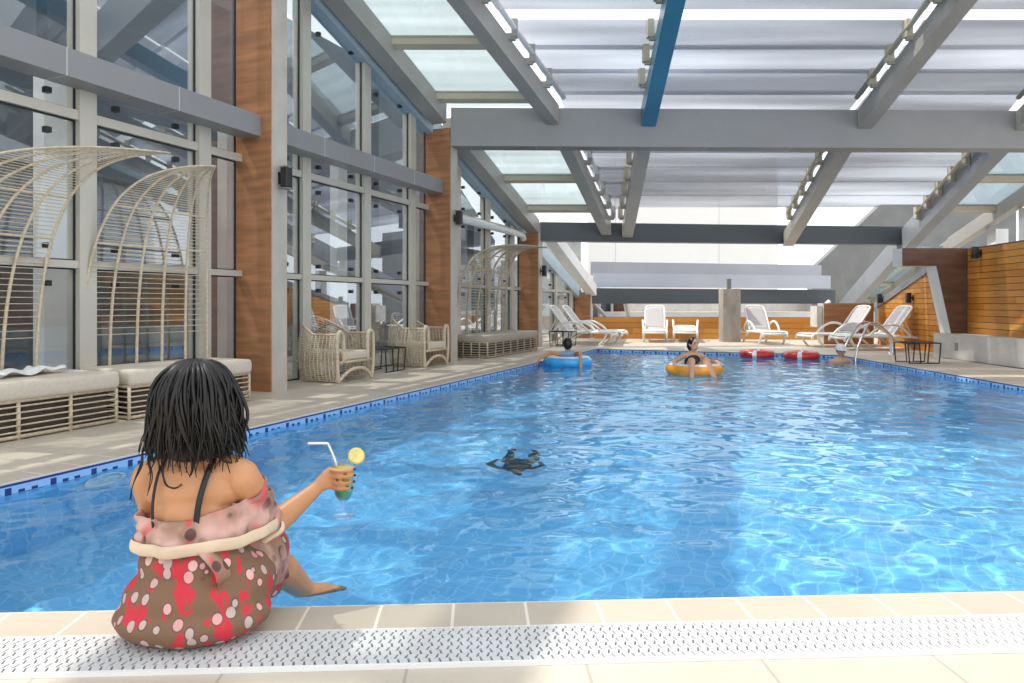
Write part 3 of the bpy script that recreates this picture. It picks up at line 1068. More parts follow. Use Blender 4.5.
# ------------------------------------------------------------------ wicker daybeds
def daybed(label, loc, rz, L, Wd, tip, ins0, ins1, cush, wick, nweave, group, two=False, bend=(1.95, 0.30, 0.20, -0.05), rw=1.0):
    """local +x along the front edge from its near end, +y back into the wall side; tip in local space"""
    t = thing('daybed', label, 'daybed', loc, rz, group)
    H = 0.30
    fr = MB()
    for x in np.linspace(0.02, L - 0.02, max(4, int(L / 0.36) + 1)):
        for y in (0.02, Wd - 0.02):
            fr.tube([(x, y, 0), (x, y, H)], 0.016, 6)
    for y in np.linspace(0.02, Wd - 0.02, 5):
        for x in (0.02, L - 0.02):
            fr.tube([(x, y, 0), (x, y, H)], 0.014, 6)
    for z in (0.025, H):
        fr.tube([(0.02, 0.02, z), (L - 0.02, 0.02, z), (L - 0.02, Wd - 0.02, z), (0.02, Wd - 0.02, z)], 0.016, 6, True)
    fr.build('bed_frame', wick, t, smooth=True)
    wv = MB()
    for z in np.linspace(0.065, H - 0.04, 5):
        wv.tube([(0.02, 0.01, z), (L - 0.02, 0.01, z), (L - 0.01, 0.02, z), (L - 0.01, Wd - 0.02, z), (L - 0.02, Wd - 0.01, z), (0.02, Wd - 0.01, z), (0.01, Wd - 0.02, z), (0.01, 0.02, z)], 0.0075, 5, True)
    for y in np.linspace(0.1, Wd - 0.1, 7):
        wv.tube([(0.02, y, H - 0.01), (L - 0.02, y, H - 0.01)], 0.008, 5)
    wv.build('wicker_weave', wick, t, smooth=True)
    MB().box(0.07, L - 0.07, 0.07, Wd - 0.07, 0.01, H - 0.02).build('inner_box', M['bed_inside'], t)  # dark brown box filling the base, seen through the weave
    if two:
        for a, b in ((0, L * 0.55), (L * 0.55 + 0.012, L)):
            MB().rbox(a + 0.005, b - 0.005, -0.01, Wd - 0.03, H + 0.005, H + 0.15, 0.035).build('cushion', cush, t, smooth=True)
    else:
        MB().rbox(0.0, L, -0.02, Wd - 0.02, H + 0.005, H + 0.155, 0.04).build('cushion', cush, t, smooth=True)
    # shell: ribs rise from the back edge and sweep forward to one point
    T = Vector(tip)
    nr = 6
    ribs = []
    for i in range(nr):
        f = i / (nr - 1)
        b = Vector((ins0 + (L - ins0 - ins1) * f, Wd - 0.03, 0.02))
        Ti = T + Vector((0.03 * (f - 0.5), 0.0, 0.0))
        p1 = b + Vector(((f - 0.5) * 0.06, 0.03, bend[0]))
        p2 = Vector((b.x + (T.x - b.x) * bend[1], b.y + (T.y - b.y) * bend[2], T.z + bend[3]))
        ribs.append(bez(b, p1, p2, Ti, 40))
    rb = MB()
    for r in ribs:
        rb.tube(r, [(0.016 - 0.007 * k / 40) * rw for k in range(41)], 7)
    for k in (15, 21):
        rb.tube(spline([r[k] for r in ribs], 5), 0.011, 6)
    rb.build('canopy_ribs', wick, t, smooth=True)
    cw = MB()
    for q in np.linspace(0.14, 0.975, nweave):
        pos = q * 40
        k = int(pos)
        fr_ = pos - k
        pts = [r[k] * (1 - fr_) + r[min(k + 1, 40)] * fr_ for r in ribs]
        # let the strand loop past the outer ribs a little
        e0 = pts[0] + (pts[0] - pts[1]).normalized() * 0.012
        e1 = pts[-1] + (pts[-1] - pts[-2]).normalized() * 0.012
        cw.tube(spline([e0] + pts + [e1], 4), 0.0050 * rw, 4)
    cw.build('canopy_weave', wick, t, smooth=True)
    return t


def local_of(loc, rz, p):
    c, s = math.cos(-rz), math.sin(-rz)
    x, y = p[0] - loc[0], p[1] - loc[1]
    return (x * c - y * s, x * s + y * c, p[2])


G_DAY = 'canopied wicker daybeds along the glass wall'
db_rz = math.atan2(1.28, 0.63)
l2 = (-3.44, 6.19, 0)
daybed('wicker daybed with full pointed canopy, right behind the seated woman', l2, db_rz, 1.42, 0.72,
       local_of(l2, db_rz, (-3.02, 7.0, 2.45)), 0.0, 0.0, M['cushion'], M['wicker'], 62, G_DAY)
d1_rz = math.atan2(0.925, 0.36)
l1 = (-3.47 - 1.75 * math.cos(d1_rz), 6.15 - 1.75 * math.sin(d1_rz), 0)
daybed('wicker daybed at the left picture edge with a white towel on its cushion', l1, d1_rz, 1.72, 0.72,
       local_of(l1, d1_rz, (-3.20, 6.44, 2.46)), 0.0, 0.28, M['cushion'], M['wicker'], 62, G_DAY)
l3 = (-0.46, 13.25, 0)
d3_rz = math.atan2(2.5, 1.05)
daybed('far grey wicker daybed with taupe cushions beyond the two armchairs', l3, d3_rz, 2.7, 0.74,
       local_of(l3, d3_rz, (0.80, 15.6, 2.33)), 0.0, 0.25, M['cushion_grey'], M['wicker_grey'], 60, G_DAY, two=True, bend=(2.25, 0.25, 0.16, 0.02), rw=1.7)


def towel():
    rr = np.random.default_rng(5)
    ph = rr.uniform(0, 6.28, 6)

    def fn(u, v):
        x = (u - 0.5) * 0.62 + 0.03 * math.sin(9 * v + ph[0])
        y = (v - 0.5) * 0.26 + 0.025 * math.sin(11 * u + ph[1])
        z = 0.012 + 0.014 * (math.sin(17 * u + 5 * v + ph[2]) + 1) + 0.010 * (math.sin(13 * v - 9 * u + ph[3]) + 1)
        return (x, y, z)
    o = MB().grid(fn, 30, 18).build('towel', M['plastic'], smooth=True)
    s = o.modifiers.new('thickness', 'SOLIDIFY')
    s.thickness = 0.008
    c, s_ = math.cos(d1_rz), math.sin(d1_rz)
    lx, ly = 1.15, 0.40
    o.location = (l1[0] + lx * c - ly * s_, l1[1] + lx * s_ + ly * c, 0.462)
    o.rotation_euler = (0, 0, d1_rz + 0.15)
    tag(o, 'crumpled white towel lying on the left daybed cushion', 'towel')


towel()


# ------------------------------------------------------------------ wicker armchairs
def armchair(label, loc, rz):
    t = thing('wicker_armchair', label, 'armchair', loc, rz, 'wicker armchairs')
    hw, fd, bd = 0.43, 0.40, 0.44        # half width, front and back depth

    def plan(q):                         # q 0..1 round the shell from the left front to the right front
        if q < 0.3:
            return (-hw, fd - (fd + 0.05) * q / 0.3)
        if q > 0.7:
            return (hw, fd - (fd + 0.05) * (1 - q) / 0.3)
        a = PI - PI * (q - 0.3) / 0.4
        return (hw * math.cos(a), -0.05 - (bd - 0.05) * math.sin(a))

    def top(q):
        b = max(0.0, 1 - abs(q - 0.5) / 0.23)
        return 0.64 + 0.25 * math.sin(b * PI / 2) ** 1.3

    def surf(q, h):
        x, y = plan(q)
        k = 0.84 + 0.20 * math.sin(PI * min(1, 0.15 + h * 0.75))   # barrel
        return (x * k, y * k if y < 0 else y, 0.02 + (top(q) - 0.02) * h)
    w = MB()
    for h in np.linspace(0.02, 1.0, 24):
        pts = [surf(q, h) for q in np.linspace(0, 1, 60)]
        w.tube(pts, 0.0072 if h < 0.99 else 0.017, 5)
    w.build('shell_weave', M['wicker'], t, smooth=True)
    v = MB()
    for q in np.linspace(0.03, 0.97, 24):
        v.tube([surf(q, h) for h in np.linspace(0, 1, 9)], 0.010, 5)
    v.build('shell_ribs', M['wicker'], t, smooth=True)
    for sx in (-1, 1):
        xo, xi = sx * hw * 0.98, sx * (hw * 0.98 - 0.14)
        p = [(xo * 0.9, fd, 0.0), (xo * 0.98, fd + 0.01, 0.2), (xo, fd + 0.01, 0.5), (xo - sx * 0.015, fd + 0.01, 0.63), (xo - sx * 0.07, fd + 0.01, 0.68), (xi + sx * 0.015, fd + 0.01, 0.63), (xi, fd + 0.01, 0.52), (xi, fd + 0.01, 0.27)]
        MB().tube(spline(p, 6), 0.026, 8).build('arm_loop', M['wicker'], t, smooth=True)
    f = MB()
    x0 = hw - 0.15
    f.tube([(-x0 - 0.1, fd, 0.27), (x0 + 0.1, fd, 0.27)], 0.02, 8)
    f.tube([(-x0 - 0.1, -0.3, 0.27), (x0 + 0.1, -0.3, 0.27)], 0.018, 6)
    f.tube([(-x0, -0.3, 0.27), (-x0, fd, 0.27)], 0.018, 6).tube([(x0, -0.3, 0.27), (x0, fd, 0.27)], 0.018, 6)
    f.build('seat_frame', M['wicker'], t, smooth=True)
    MB().tube(spline([(-0.37, fd, 0.02), (-0.28, fd + 0.02, 0.10), (-0.12, fd + 0.03, 0.165), (0.12, fd + 0.03, 0.165), (0.28, fd + 0.02, 0.10), (0.37, fd, 0.02)], 6), 0.024, 8).build('front_arch', M['wicker'], t, smooth=True)
    MB().rbox(-x0 + 0.01, x0 - 0.01, -0.33, fd + 0.02, 0.29, 0.41, 0.035).build('cushion', M['cushion'], t, smooth=True)
    return t


c1 = armchair('wicker armchair nearest the camera beside the second brown column', (-2.52, 9.62, 0), POOL_RZ)
dup(c1, (-1.66, 11.86, 0), POOL_RZ, 'wicker armchair farther back, between the first armchair and the far daybed')


# ------------------------------------------------------------------ black side tables
def side_table(label, loc, rz):
    t = thing('side_table', label, 'side table', loc, rz, 'black metal side tables')
    w, d, h = 0.29, 0.22, 0.36
    for sx in (-1, 1):
        for dd in (-d, d):
            MB().tube([(sx * w, dd, h), (sx * w * 0.9, dd, 0.012), (sx * 0.06, dd, 0.012), (sx * 0.09, dd, h)], 0.012, 6).build('leg_frame', M['black_metal'], t, smooth=True)
    MB().tube([(-w, -d, h), (w, -d, h), (w, d, h), (-w, d, h)], 0.011, 6, True).build('top_frame', M['black_metal'], t, smooth=True)
    for y in (-d, d - 0.03):
        MB().box(-w * 0.9, w * 0.9, y, y + 0.03, 0, 0.01).build('base_bar', M['black_metal'], t)
    MB().box(-w + 0.01, w - 0.01, -d + 0.01, d - 0.01, h - 0.006, h).build('table_top', glass_mat('table glass', (0.75, 0.8, 0.82), 0.12), t)
    return t


st = side_table('black metal side table alone on the right deck by the pool edge', (7.25, 12.35, 0), 0.0)
dup(st, (-2.02, 10.85, 0), WALL_RZ, 'black metal side table between the two wicker armchairs')
dup(st, (1.28, 17.35, 0), WALL_RZ - PI / 2, 'black metal side table beside the pair of loungers at the far left')


# ------------------------------------------------------------------ white loungers
def lounger(label, loc, rz, tilt=52):
    t = thing('sun_lounger', label, 'sun lounger', loc, rz, 'white plastic sun loungers')
    for sx in (-1, 1):
        x = sx * 0.31
        MB().tube(spline([(x, -0.86, 0.27), (x, -0.5, 0.30), (x, 0.0, 0.31), (x, 0.6, 0.32), (x, 0.9, 0.32), (x, 0.985, 0.27), (x, 0.985, 0.20)], 5), 0.030, 8).build('side_rail', M['plastic'], t, smooth=True)
        MB().tube(spline([(x, 0.86, 0.32), (x, 0.80, 0.16), (x, 0.66, 0.0)], 5), 0.027, 8).build('leg', M['plastic'], t, smooth=True)
        MB().tube(spline([(x, -0.15, 0.31), (x, -0.42, 0.16), (x, -0.62, 0.0)], 5), 0.027, 8).build('leg', M['plastic'], t, smooth=True)
        MB().tube(spline([(x, 0.42, 0.31), (x * 1.06, 0.28, 0.45), (x * 1.1, 0.02, 0.57), (x * 1.1, -0.25, 0.56), (x * 1.08, -0.45, 0.44), (x * 1.04, -0.60, 0.30)], 6), 0.028, 8).build('armrest', M['plastic'], t, smooth=True)
    for y, r in ((0.97, 0.03), (-0.84, 0.026)):
        MB().tube([(-0.31, y, 0.27), (0.31, y, 0.27)], r, 8).build('cross_bar', M['plastic'], t, smooth=True)

    def seat(u, v):
        return (-0.285 + 0.57 * u, -0.18 + 1.12 * v, 0.335 - 0.02 * math.sin(PI * u) * math.sin(PI * v))
    s = MB().grid(seat, 8, 14).build('seat', M['plastic'], t, smooth=True)
    s.modifiers.new('thickness', 'SOLIDIFY').thickness = 0.02
    a = math.radians(tilt)
    c, q = math.cos(a), math.sin(a)

    def B(x, l, n=0.0):                  # back panel axes: l up the back, n out of its face
        return (x, -0.18 - l * c - n * q * -1.0 * -1.0, 0.335 + l * q + n * c * -1.0)
    rim = [(-0.27, 0.0), (-0.275, 0.4), (-0.265, 0.72), (-0.21, 0.82), (0, 0.845), (0.21, 0.82), (0.265, 0.72), (0.275, 0.4), (0.27, 0.0)]
    b = MB().tube(spline([B(x, l) for x, l in rim], 5), 0.026, 8).tube([B(-0.27, 0.02), B(0.27, 0.02)], 0.02, 8).build('backrest', M['plastic'], t, smooth=True)
    g = MB().grid(lambda u, v: B(-0.255 + 0.51 * u, 0.02 + (0.80 - 0.10 * abs(2 * u - 1) ** 3) * v), 10, 10).build('sling', M['sling'], b, smooth=True)
    g.modifiers.new('thickness', 'SOLIDIFY').thickness = 0.012
    g['label'] = 'grey mesh sling'
    if tilt > 10:
        for x in (-0.2, 0.2):
            MB().tube([B(x, 0.5), (x, -0.72, 0.29)], 0.014, 6).build('back_prop', M['plastic'], t, smooth=True)
    return t


lg = lounger('white sun lounger at far left, nearer the pool, beside the black table', (1.72, 18.1, 0), POOL_RZ)
dup(lg, (2.12, 18.98, 0), POOL_RZ, 'white sun lounger at far left, set behind its twin')
dup(lg, (4.08, 19.7, 0), PI - 0.20, 'white sun lounger facing the pool before the timber fence, left of the flat one')
dup(lg, (6.78, 18.7, 0), PI - 0.02, 'white sun lounger just right of the concrete pillar')
dup(lg, (8.12, 17.1, 0), PI / 2 + 0.22, 'white sun lounger in front of the low brown panel at the far right')
dup(lg, (8.45, 15.95, 0), PI / 2 + 0.10, 'white sun lounger behind the pool handrails by the timber wall')
lounger('white sun lounger with its back laid flat, between the upright one and the pillar', (4.95, 19.7, 0), PI - 0.24, 4)


# ------------------------------------------------------------------ pool handrails
def handrail(label, p, q, h=0.66):
    P, Q = Vector((*p, 0)), Vector((*q, 0))
    d = Q - P
    t = thing('pool_handrail', label, 'handrail', (p[0], p[1], 0), 0, 'pool handrails')
    pts = [(0, 0, -0.55), (0, 0, 0.0), tuple(d * 0.10 + Vector((0, 0, 0.28))), tuple(d * 0.30 + Vector((0, 0, h - 0.06))), tuple(d * 0.42 + Vector((0, 0, h))), tuple(d * 0.60 + Vector((0, 0, h - 0.03))), tuple(d * 0.90 + Vector((0, 0, h - 0.22))), tuple(d + Vector((0, 0, h - 0.34))), tuple(d + Vector((0, 0, 0)))]
    MB().tube(spline(pts, 7), 0.024, 10).build('rail_tube', M['chrome'], t, smooth=True)
    MB().lathe([(0, 0.02), (0.055, 0.018), (0.06, 0.0)], tuple(d), 16).build('floor_flange', M['chrome'], t, smooth=True)


handrail('curved steel pool handrail nearer the camera, beside the man in the cap', (6.70, 13.45), (7.85, 14.25))
handrail('curved steel pool handrail farther from the camera, near the pool corner', (6.72, 14.02), (8.15, 14.85))


# ------------------------------------------------------------------ drain grating along the near edge
def grating():
    t0 = Vector((PB[0] - PA[0], PB[1] - PA[1], 0)).normalized()
    mb = MB()
    L0, L1 = 1.2, 6.6
    n = int((L1 - L0) / 0.030)
    rows = 9
    rw = 0.212 / rows
    for i in range(n):
        for j in range(rows):
            x = L0 + i * 0.030 + (0.015 if j % 2 else 0)
            y = -0.425 + j * rw
            sk = 0.006 if j % 2 else -0.006
            mb.prism([(x, y + 0.002, 0.0), (x + 0.0235, y + 0.002, 0.0), (x + 0.0235 + sk, y + rw + 0.002, 0.0), (x + sk, y + rw + 0.002, 0.0)], (0, 0, 0.014))
    root = thing('drain_grating', 'white slotted plastic drain grating strip along the near pool edge', 'drain grating', (PA[0], PA[1], 0.0), NEAR_RZ)
    mb.build('grating_slats', M['grating'], root)
    for y in (-0.432, -0.217):
        MB().box(L0, L1, y, y + 0.011, 0.0, 0.013).build('edge_rail', M['plastic'], root)
    MB().box(L0, L1, -0.42, -0.216, 0.0005, 0.002).build('drain_bed', mat('dark drain channel', (0.04, 0.04, 0.045), 0.7, noise=(20, 0.3)), root)


grating()

# underwater lamp on the left pool wall
y_ = 4.62
lp = thing('pool_light', 'round white underwater lamp on the left pool wall', 'pool light', (-2.99 + 0.4067 * (y_ - 4.03) + 0.02, y_, -0.30), POOL_RZ)
m = MB().torus(0.125, 0.022, seg=28, sub=8)
m.v = [(x, z * 0.6 + 0.012, y) for x, y, z in m.v]
o = m.build('lamp_ring', M['plastic'], lp, smooth=True)
o.cycles.is_caustics_receiver = True
m = MB().lathe([(0.0, 0.03), (0.06, 0.025), (0.11, 0.006)], seg=24)
m.v = [(x, z, y) for x, y, z in m.v]
o = m.build('lamp_lens', M['ring_white'], lp, smooth=True)
o.cycles.is_caustics_receiver = True


# ------------------------------------------------------------------ swim rings
def swim_ring(label, loc, R, r, lower, upper, cat='swim ring', group=None):
    t = thing('swim_ring', label, cat, loc, 0.0, group)
    MB().torus(R, r, sz=0.85, b0=-0.95 * PI, b1=0.30 * PI).build('ring_side', lower, t, smooth=True)
    MB().torus(R, r, sz=0.85, b0=0.30 * PI, b1=1.05 * PI).build('ring_top', upper, t, smooth=True)
    return t


swim_ring('blue swim ring floating at the left pool edge around a bather', (1.02, 12.62, 0.00), 0.33, 0.125, M['ring_blue'], M['ring_white'])
swim_ring('orange swim ring with a pale top around the bather in mid pool', (2.92, 11.05, 0.00), 0.33, 0.125, M['ring_orange'], M['ring_white'])
for (x, y), lb in (((5.15, 14.5), 'red life ring at the far pool edge in front of the pillar lounger'), ((5.92, 14.12), 'red life ring at the far pool edge next to the man in the cap')):
    t = thing('life_ring', lb, 'life ring', (x, y, -0.005), 0.3, 'red life rings')
    MB().torus(0.25, 0.105, sz=0.9).build('ring_body', M['ring_red'], t, smooth=True)
    for a in (0.25, 0.75, 1.25, 1.75):
        m = MB().torus(0.25, 0.109, sz=0.9, seg=4, a0=a * PI - 0.12, a1=a * PI + 0.12)
        m.build('ring_band', M['ring_white'], t, smooth=True)


# ------------------------------------------------------------------ people
def head(mb, c, s=1.0, face=(0, 1, 0)):
    """skull, jaw, nose and ears; face = unit direction the face looks"""
    f = Vector(face).normalized()
    r = Vector((f.y, -f.x, 0)).normalized()
    c = Vector(c)
    R = Matrix((tuple(r), tuple(f), (0, 0, 1))).transposed()
    mb.ellipsoid(c + Vector((0, 0, 0.015 * s)), (0.074 * s, 0.092 * s, 0.095 * s), R)
    mb.ellipsoid(c + f * 0.025 * s + Vector((0, 0, -0.05 * s)), (0.056 * s, 0.062 * s, 0.068 * s), R)
    mb.ellipsoid(c + f * 0.096 * s + Vector((0, 0, -0.018 * s)), (0.013 * s, 0.018 * s, 0.024 * s), R, 10, 8)
    mb.ellipsoid(c + f * 0.085 * s + Vector((0, 0, -0.065 * s)), (0.024 * s, 0.012 * s, 0.010 * s), R, 10, 8)
    for q in (-1, 1):
        mb.ellipsoid(c + r * q * 0.076 * s + Vector((0, 0, -0.012 * s)), (0.011 * s, 0.02 * s, 0.032 * s), R, 10, 8)
    return r, f


def face_parts(root, c, s, face):
    f = Vector(face).normalized()
    r = Vector((f.y, -f.x, 0)).normalized()
    c = Vector(c)
    for q in (-1, 1):
        MB().ellipsoid(c + f * 0.082 * s + r * q * 0.032 * s + Vector((0, 0, 0.008 * s)), (0.012 * s, 0.012 * s, 0.008 * s)).build('eye', M['strap'], root, smooth=True)
        MB().tube([c + f * 0.088 * s + r * q * (0.018 + 0.014 * k) * s + Vector((0, 0, (0.028 + 0.006 * math.sin(PI * k / 2)) * s)) for k in range(3)], 0.004 * s, 5).build('eyebrow', M['hair'], root, smooth=True)
    MB().ellipsoid(c + f * 0.097 * s + Vector((0, 0, -0.066 * s)), (0.022 * s, 0.006 * s, 0.007 * s)).build('mouth', mat('lips', (0.35, 0.09, 0.07), 0.4), root, smooth=True)


def hand(mb, wrist, palm, fingers, r=0.0085):
    """palm joined to separate finger chains; each finger is a list of points"""
    mb.limb(wrist, palm, 0.024, 0.027)
    for fpts in fingers:
        pts = spline(fpts, 4)
        n = len(pts)
        mb.tube(pts, [r * (1.05 - 0.28 * k / (n - 1)) for k in range(n)], 8)
        mb.ellipsoid(pts[-1], (r * 0.8,) * 3, None, 8, 6)


def relaxed_fingers(palm, d, side, up, s=1.0):
    """four curled fingers of unequal length and a thumb from the side of the palm"""
    palm, d, side, up = Vector(palm), Vector(d).normalized(), Vector(side).normalized(), Vector(up).normalized()
    out = []
    for k, ln in enumerate((0.062, 0.072, 0.068, 0.052)):
        b = palm + side * (0.026 - 0.0175 * k) * s + d * 0.022 * s
        out.append([b - d * 0.02 * s, b, b + d * ln * 0.5 * s - up * 0.006 * s, b + d * ln * 0.85 * s - up * 0.022 * s, b + d * ln * 0.95 * s - up * 0.035 * s])
    b = palm - d * 0.02 * s + side * 0.022 * s
    out.append([b, b + side * 0.022 * s + d * 0.012 * s, b + side * 0.032 * s + d * 0.035 * s - up * 0.008 * s, b + side * 0.032 * s + d * 0.052 * s - up * 0.016 * s])
    return out


# --- the woman on the near edge, seen from behind
def woman():
    root = thing('person', 'woman with wet black hair sitting on the near pool edge, holding a drink', 'person', (-1.0, 2.2, 0.015))
    O = Vector((-1.0, 2.2, 0.015))

    def L(*p):
        return tuple(Vector(p) - O)
    b = MB()
    # torso
    b.ellipsoid(L(-1.01, 2.20, 0.12), (0.175, 0.13, 0.105))
    b.ellipsoid(L(-1.01, 2.205, 0.25), (0.135, 0.095, 0.12))
    b.ellipsoid(L(-1.015, 2.215, 0.37), (0.140, 0.100, 0.12))
    b.ellipsoid(L(-1.015, 2.22, 0.455), (0.158, 0.092, 0.090))
    b.ellipsoid(L(-1.015, 2.215, 0.505), (0.150, 0.070, 0.052))
    b.limb(L(-1.015, 2.22, 0.52), L(-1.02, 2.235, 0.64), 0.062, 0.052)
    for q in (-1, 1):
        b.ellipsoid(L(-1.015 + q * 0.075, 2.30, 0.385), (0.058, 0.055, 0.058))
        b.limb(L(-1.015 + q * 0.045, 2.22, 0.545), L(-1.015 + q * 0.150, 2.22, 0.500), 0.045, 0.05)
    head(b, L(-1.02, 2.255, 0.715), 1.0, (0.25, 0.97, 0))
    # right arm, reaching out with the glass
    b.limb(L(-0.862, 2.215, 0.487), L(-0.850, 2.25, 0.44), 0.054, 0.052)
    b.limb(L(-0.850, 2.25, 0.44), L(-0.836, 2.36, 0.272), 0.052, 0.040)
    b.limb(L(-0.836, 2.36, 0.272), L(-0.790, 2.40, 0.315), 0.041, 0.042)
    b.limb(L(-0.790, 2.40, 0.315), L(-0.698, 2.462, 0.392), 0.042, 0.0255)
    # left arm, resting in the lap
    b.limb(L(-1.168, 2.215, 0.487), L(-1.185, 2.31, 0.29), 0.052, 0.039)
    b.limb(L(-1.185, 2.31, 0.29), L(-1.105, 2.46, 0.235), 0.039, 0.025)
    # legs: right one out to the side, left one hanging over the edge
    b.limb(L(-0.925, 2.23, 0.11), L(-0.895, 2.49, 0.165), 0.095, 0.062)
    b.limb(L(-0.895, 2.49, 0.165), L(-0.855, 2.575, 0.055), 0.060, 0.056)
    b.limb(L(-0.855, 2.575, 0.055), L(-0.800, 2.69, -0.070), 0.062, 0.037)
    b.limb(L(-0.800, 2.69, -0.075), L(-0.735, 2.72, -0.085), 0.037, 0.036)
    b.limb(L(-0.735, 2.72, -0.085), L(-0.675, 2.735, -0.092), 0.035, 0.021)
    b.limb(L(-1.085, 2.23, 0.11), L(-1.085, 2.50, 0.095), 0.095, 0.062)
    b.limb(L(-1.085, 2.50, 0.085), L(-1.085, 2.58, -0.30), 0.060, 0.036)
    b.limb(L(-1.085, 2.58, -0.31), L(-1.085, 2.73, -0.36), 0.036, 0.024)
    # right hand round the glass: knuckles on the camera side, tips on the far right
    gx, gy = -0.612, 2.505
    fing = []
    for k, (z, tip) in enumerate(((0.4585, 0.052), (0.4355, 0.057), (0.4125, 0.057), (0.391, 0.050))):
        rr = 0.051 - 0.0035 * k
        pts = []
        for a in np.radians(np.linspace(212, 212 + 60 + 1050 * tip, 6)):
            pts.append(L(gx + rr * math.cos(a), gy + rr * math.sin(a), z + 0.002 * math.sin(a)))
        fing.append([L(-0.676, 2.470, 0.425 + (0.4225 - 0.425) + (z - 0.425) * 0.55)] + pts)
    th = [L(-0.685, 2.486, 0.425), L(-0.672, 2.520, 0.435), L(-0.648, 2.548, 0.445), L(-0.615, 2.557, 0.447)]
    hand(b, L(-0.700, 2.462, 0.392), L(-0.672, 2.478, 0.418), fing + [th], 0.0092)
    b.limb(L(-0.690, 2.468, 0.405), L(-0.662, 2.476, 0.440), 0.022, 0.018)
    b.limb(L(-0.690, 2.468, 0.400), L(-0.662, 2.474, 0.400), 0.022, 0.017)
    lh = L(-1.075, 2.495, 0.225)
    hand(b, L(-1.105, 2.46, 0.235), lh, relaxed_fingers(lh, (0.4, 0.9, -0.15), (0.9, -0.4, 0), (0, 0.1, 1)), 0.0085)
    body = blob(b, 'body', M['skin'], root, 0.0055, 5)
    body.cycles.is_caustics_receiver = True
    for f in fing:                        # nails sit on the outer side of each fingertip
        p = Vector(f[-1])
        q = Vector(L(gx, gy, p.z + O.z))
        n = (p - Vector((q.x, q.y, p.z))).normalized()
        MB().ellipsoid(p + n * 0.0062, (0.0055, 0.0055, 0.0048)).build('fingernail', M['nail'], root, smooth=True)
    face_parts(root, L(-1.02, 2.255, 0.715), 1.0, (0.25, 0.97, 0))

    # printed skirt wrapped over hips and thighs
    d = MB()
    d.ellipsoid(L(-1.01, 2.20, 0.125), (0.222, 0.165, 0.125))
    d.ellipsoid(L(-1.01, 2.19, 0.075), (0.245, 0.180, 0.085))
    d.ellipsoid(L(-1.01, 2.205, 0.235), (0.178, 0.130, 0.10))
    d.ellipsoid(L(-1.012, 2.21, 0.305), (0.160, 0.118, 0.06))
    d.limb(L(-0.905, 2.22, 0.14), L(-0.885, 2.46, 0.175), 0.125, 0.092)
    d.limb(L(-0.905, 2.25, 0.08), L(-0.905, 2.40, 0.09), 0.11, 0.085)
    d.limb(L(-1.09, 2.22, 0.12), L(-1.085, 2.50, 0.10), 0.115, 0.085)
    d.limb(L(-1.0, 2.22, 0.10), L(-0.98, 2.46, 0.09), 0.10, 0.085)
    d.limb(L(-0.855, 2.36, 0.20), L(-0.870, 2.45, 0.05), 0.06, 0.055)
    lo = [p for p in d.v if p[2] < -0.012]
    d.v = [(x, y, max(z, -0.002)) for x, y, z in d.v]
    blob(d, 'skirt', M['dress'], root, 0.008, 8)

    # off-shoulder voile top: a band round back, chest and right upper arm
    def sh(u, v):
        a = 2 * PI * u
        x, y = math.cos(a), math.sin(a)
        rx = 0.186 + 0.006 * v
        ry = 0.150 - 0.028 * v
        rise = 0.040 * max(0, x) ** 2 * (3 - 2 * max(0, x))
        xx = -1.005 + rx * x + 0.020 * max(0, x)
        wr = 0.006 * math.sin(7 * a + 9 * v) + 0.004 * math.sin(13 * a - 7 * v)
        return L(xx + wr * x, 2.222 + (ry + wr) * y + 0.05 * max(0, x) * 1.0, 0.305 + 0.082 * v + rise * v + 0.012 * max(0, x))
    s = MB().grid(sh, 64, 12).build('off_shoulder_top', M['shawl'], root, smooth=True)
    s.modifiers.new('thickness', 'SOLIDIFY').thickness = 0.008
    band = []
    for k in range(64):
        p = Vector(sh(k / 64, 0.0))
        band.append((p, 2 * PI * k / 64))

    def bd(u, v):
        a = 2 * PI * u
        p = Vector(sh(u, 0.10))
        n = Vector((math.cos(a), math.sin(a), 0))
        ang = (v - 0.5) * PI
        return tuple(p + n * (0.006 + 0.008 * math.cos(ang)) + Vector((0, 0, 0.019 * math.sin(ang) - 0.012 + 0.004 * math.sin(3 * a))))
    MB().grid(bd, 64, 8).build('hem_band', M['cream'], root, smooth=True)
    # sleeve gathered over the right upper arm, cream cuff at its end
    sl = MB()

    def sleeve(u, v):
        a = 2 * PI * u
        p = Vector(L(-0.862, 2.235, 0.455)).lerp(Vector(L(-0.836, 2.352, 0.290)), v)
        t = (Vector(L(-0.836, 2.352, 0.290)) - Vector(L(-0.862, 2.235, 0.455))).normalized()
        e1 = t.cross(Vector((1, 0, 0))).normalized()
        e2 = t.cross(e1)
        rr = 0.064 - 0.008 * v + 0.004 * math.sin(5 * a + 8 * v) + 0.003 * math.sin(24 * v)
        return tuple(p + (e1 * math.cos(a) + e2 * math.sin(a)) * rr)
    o = MB().grid(sleeve, 32, 12).build('sleeve', M['shawl'], root, smooth=True)
    o.modifiers.new('thickness', 'SOLIDIFY').thickness = 0.006
    MB().tube([Vector(sleeve(k / 28, 1.0)) for k in range(28)], 0.010, 8, True).build('cuff', M['cream'], root, smooth=True)

    # black bikini top, mostly hidden by the voile
    m = MB()
    for q in (-1, 1):
        m.ellipsoid(L(-1.015 + q * 0.073, 2.304, 0.380), (0.064, 0.060, 0.058))
    m.ellipsoid(L(-1.015, 2.235, 0.372), (0.146, 0.104, 0.022))
    blob(m, 'bikini_top', M['strap'], root, 0.007, 4)

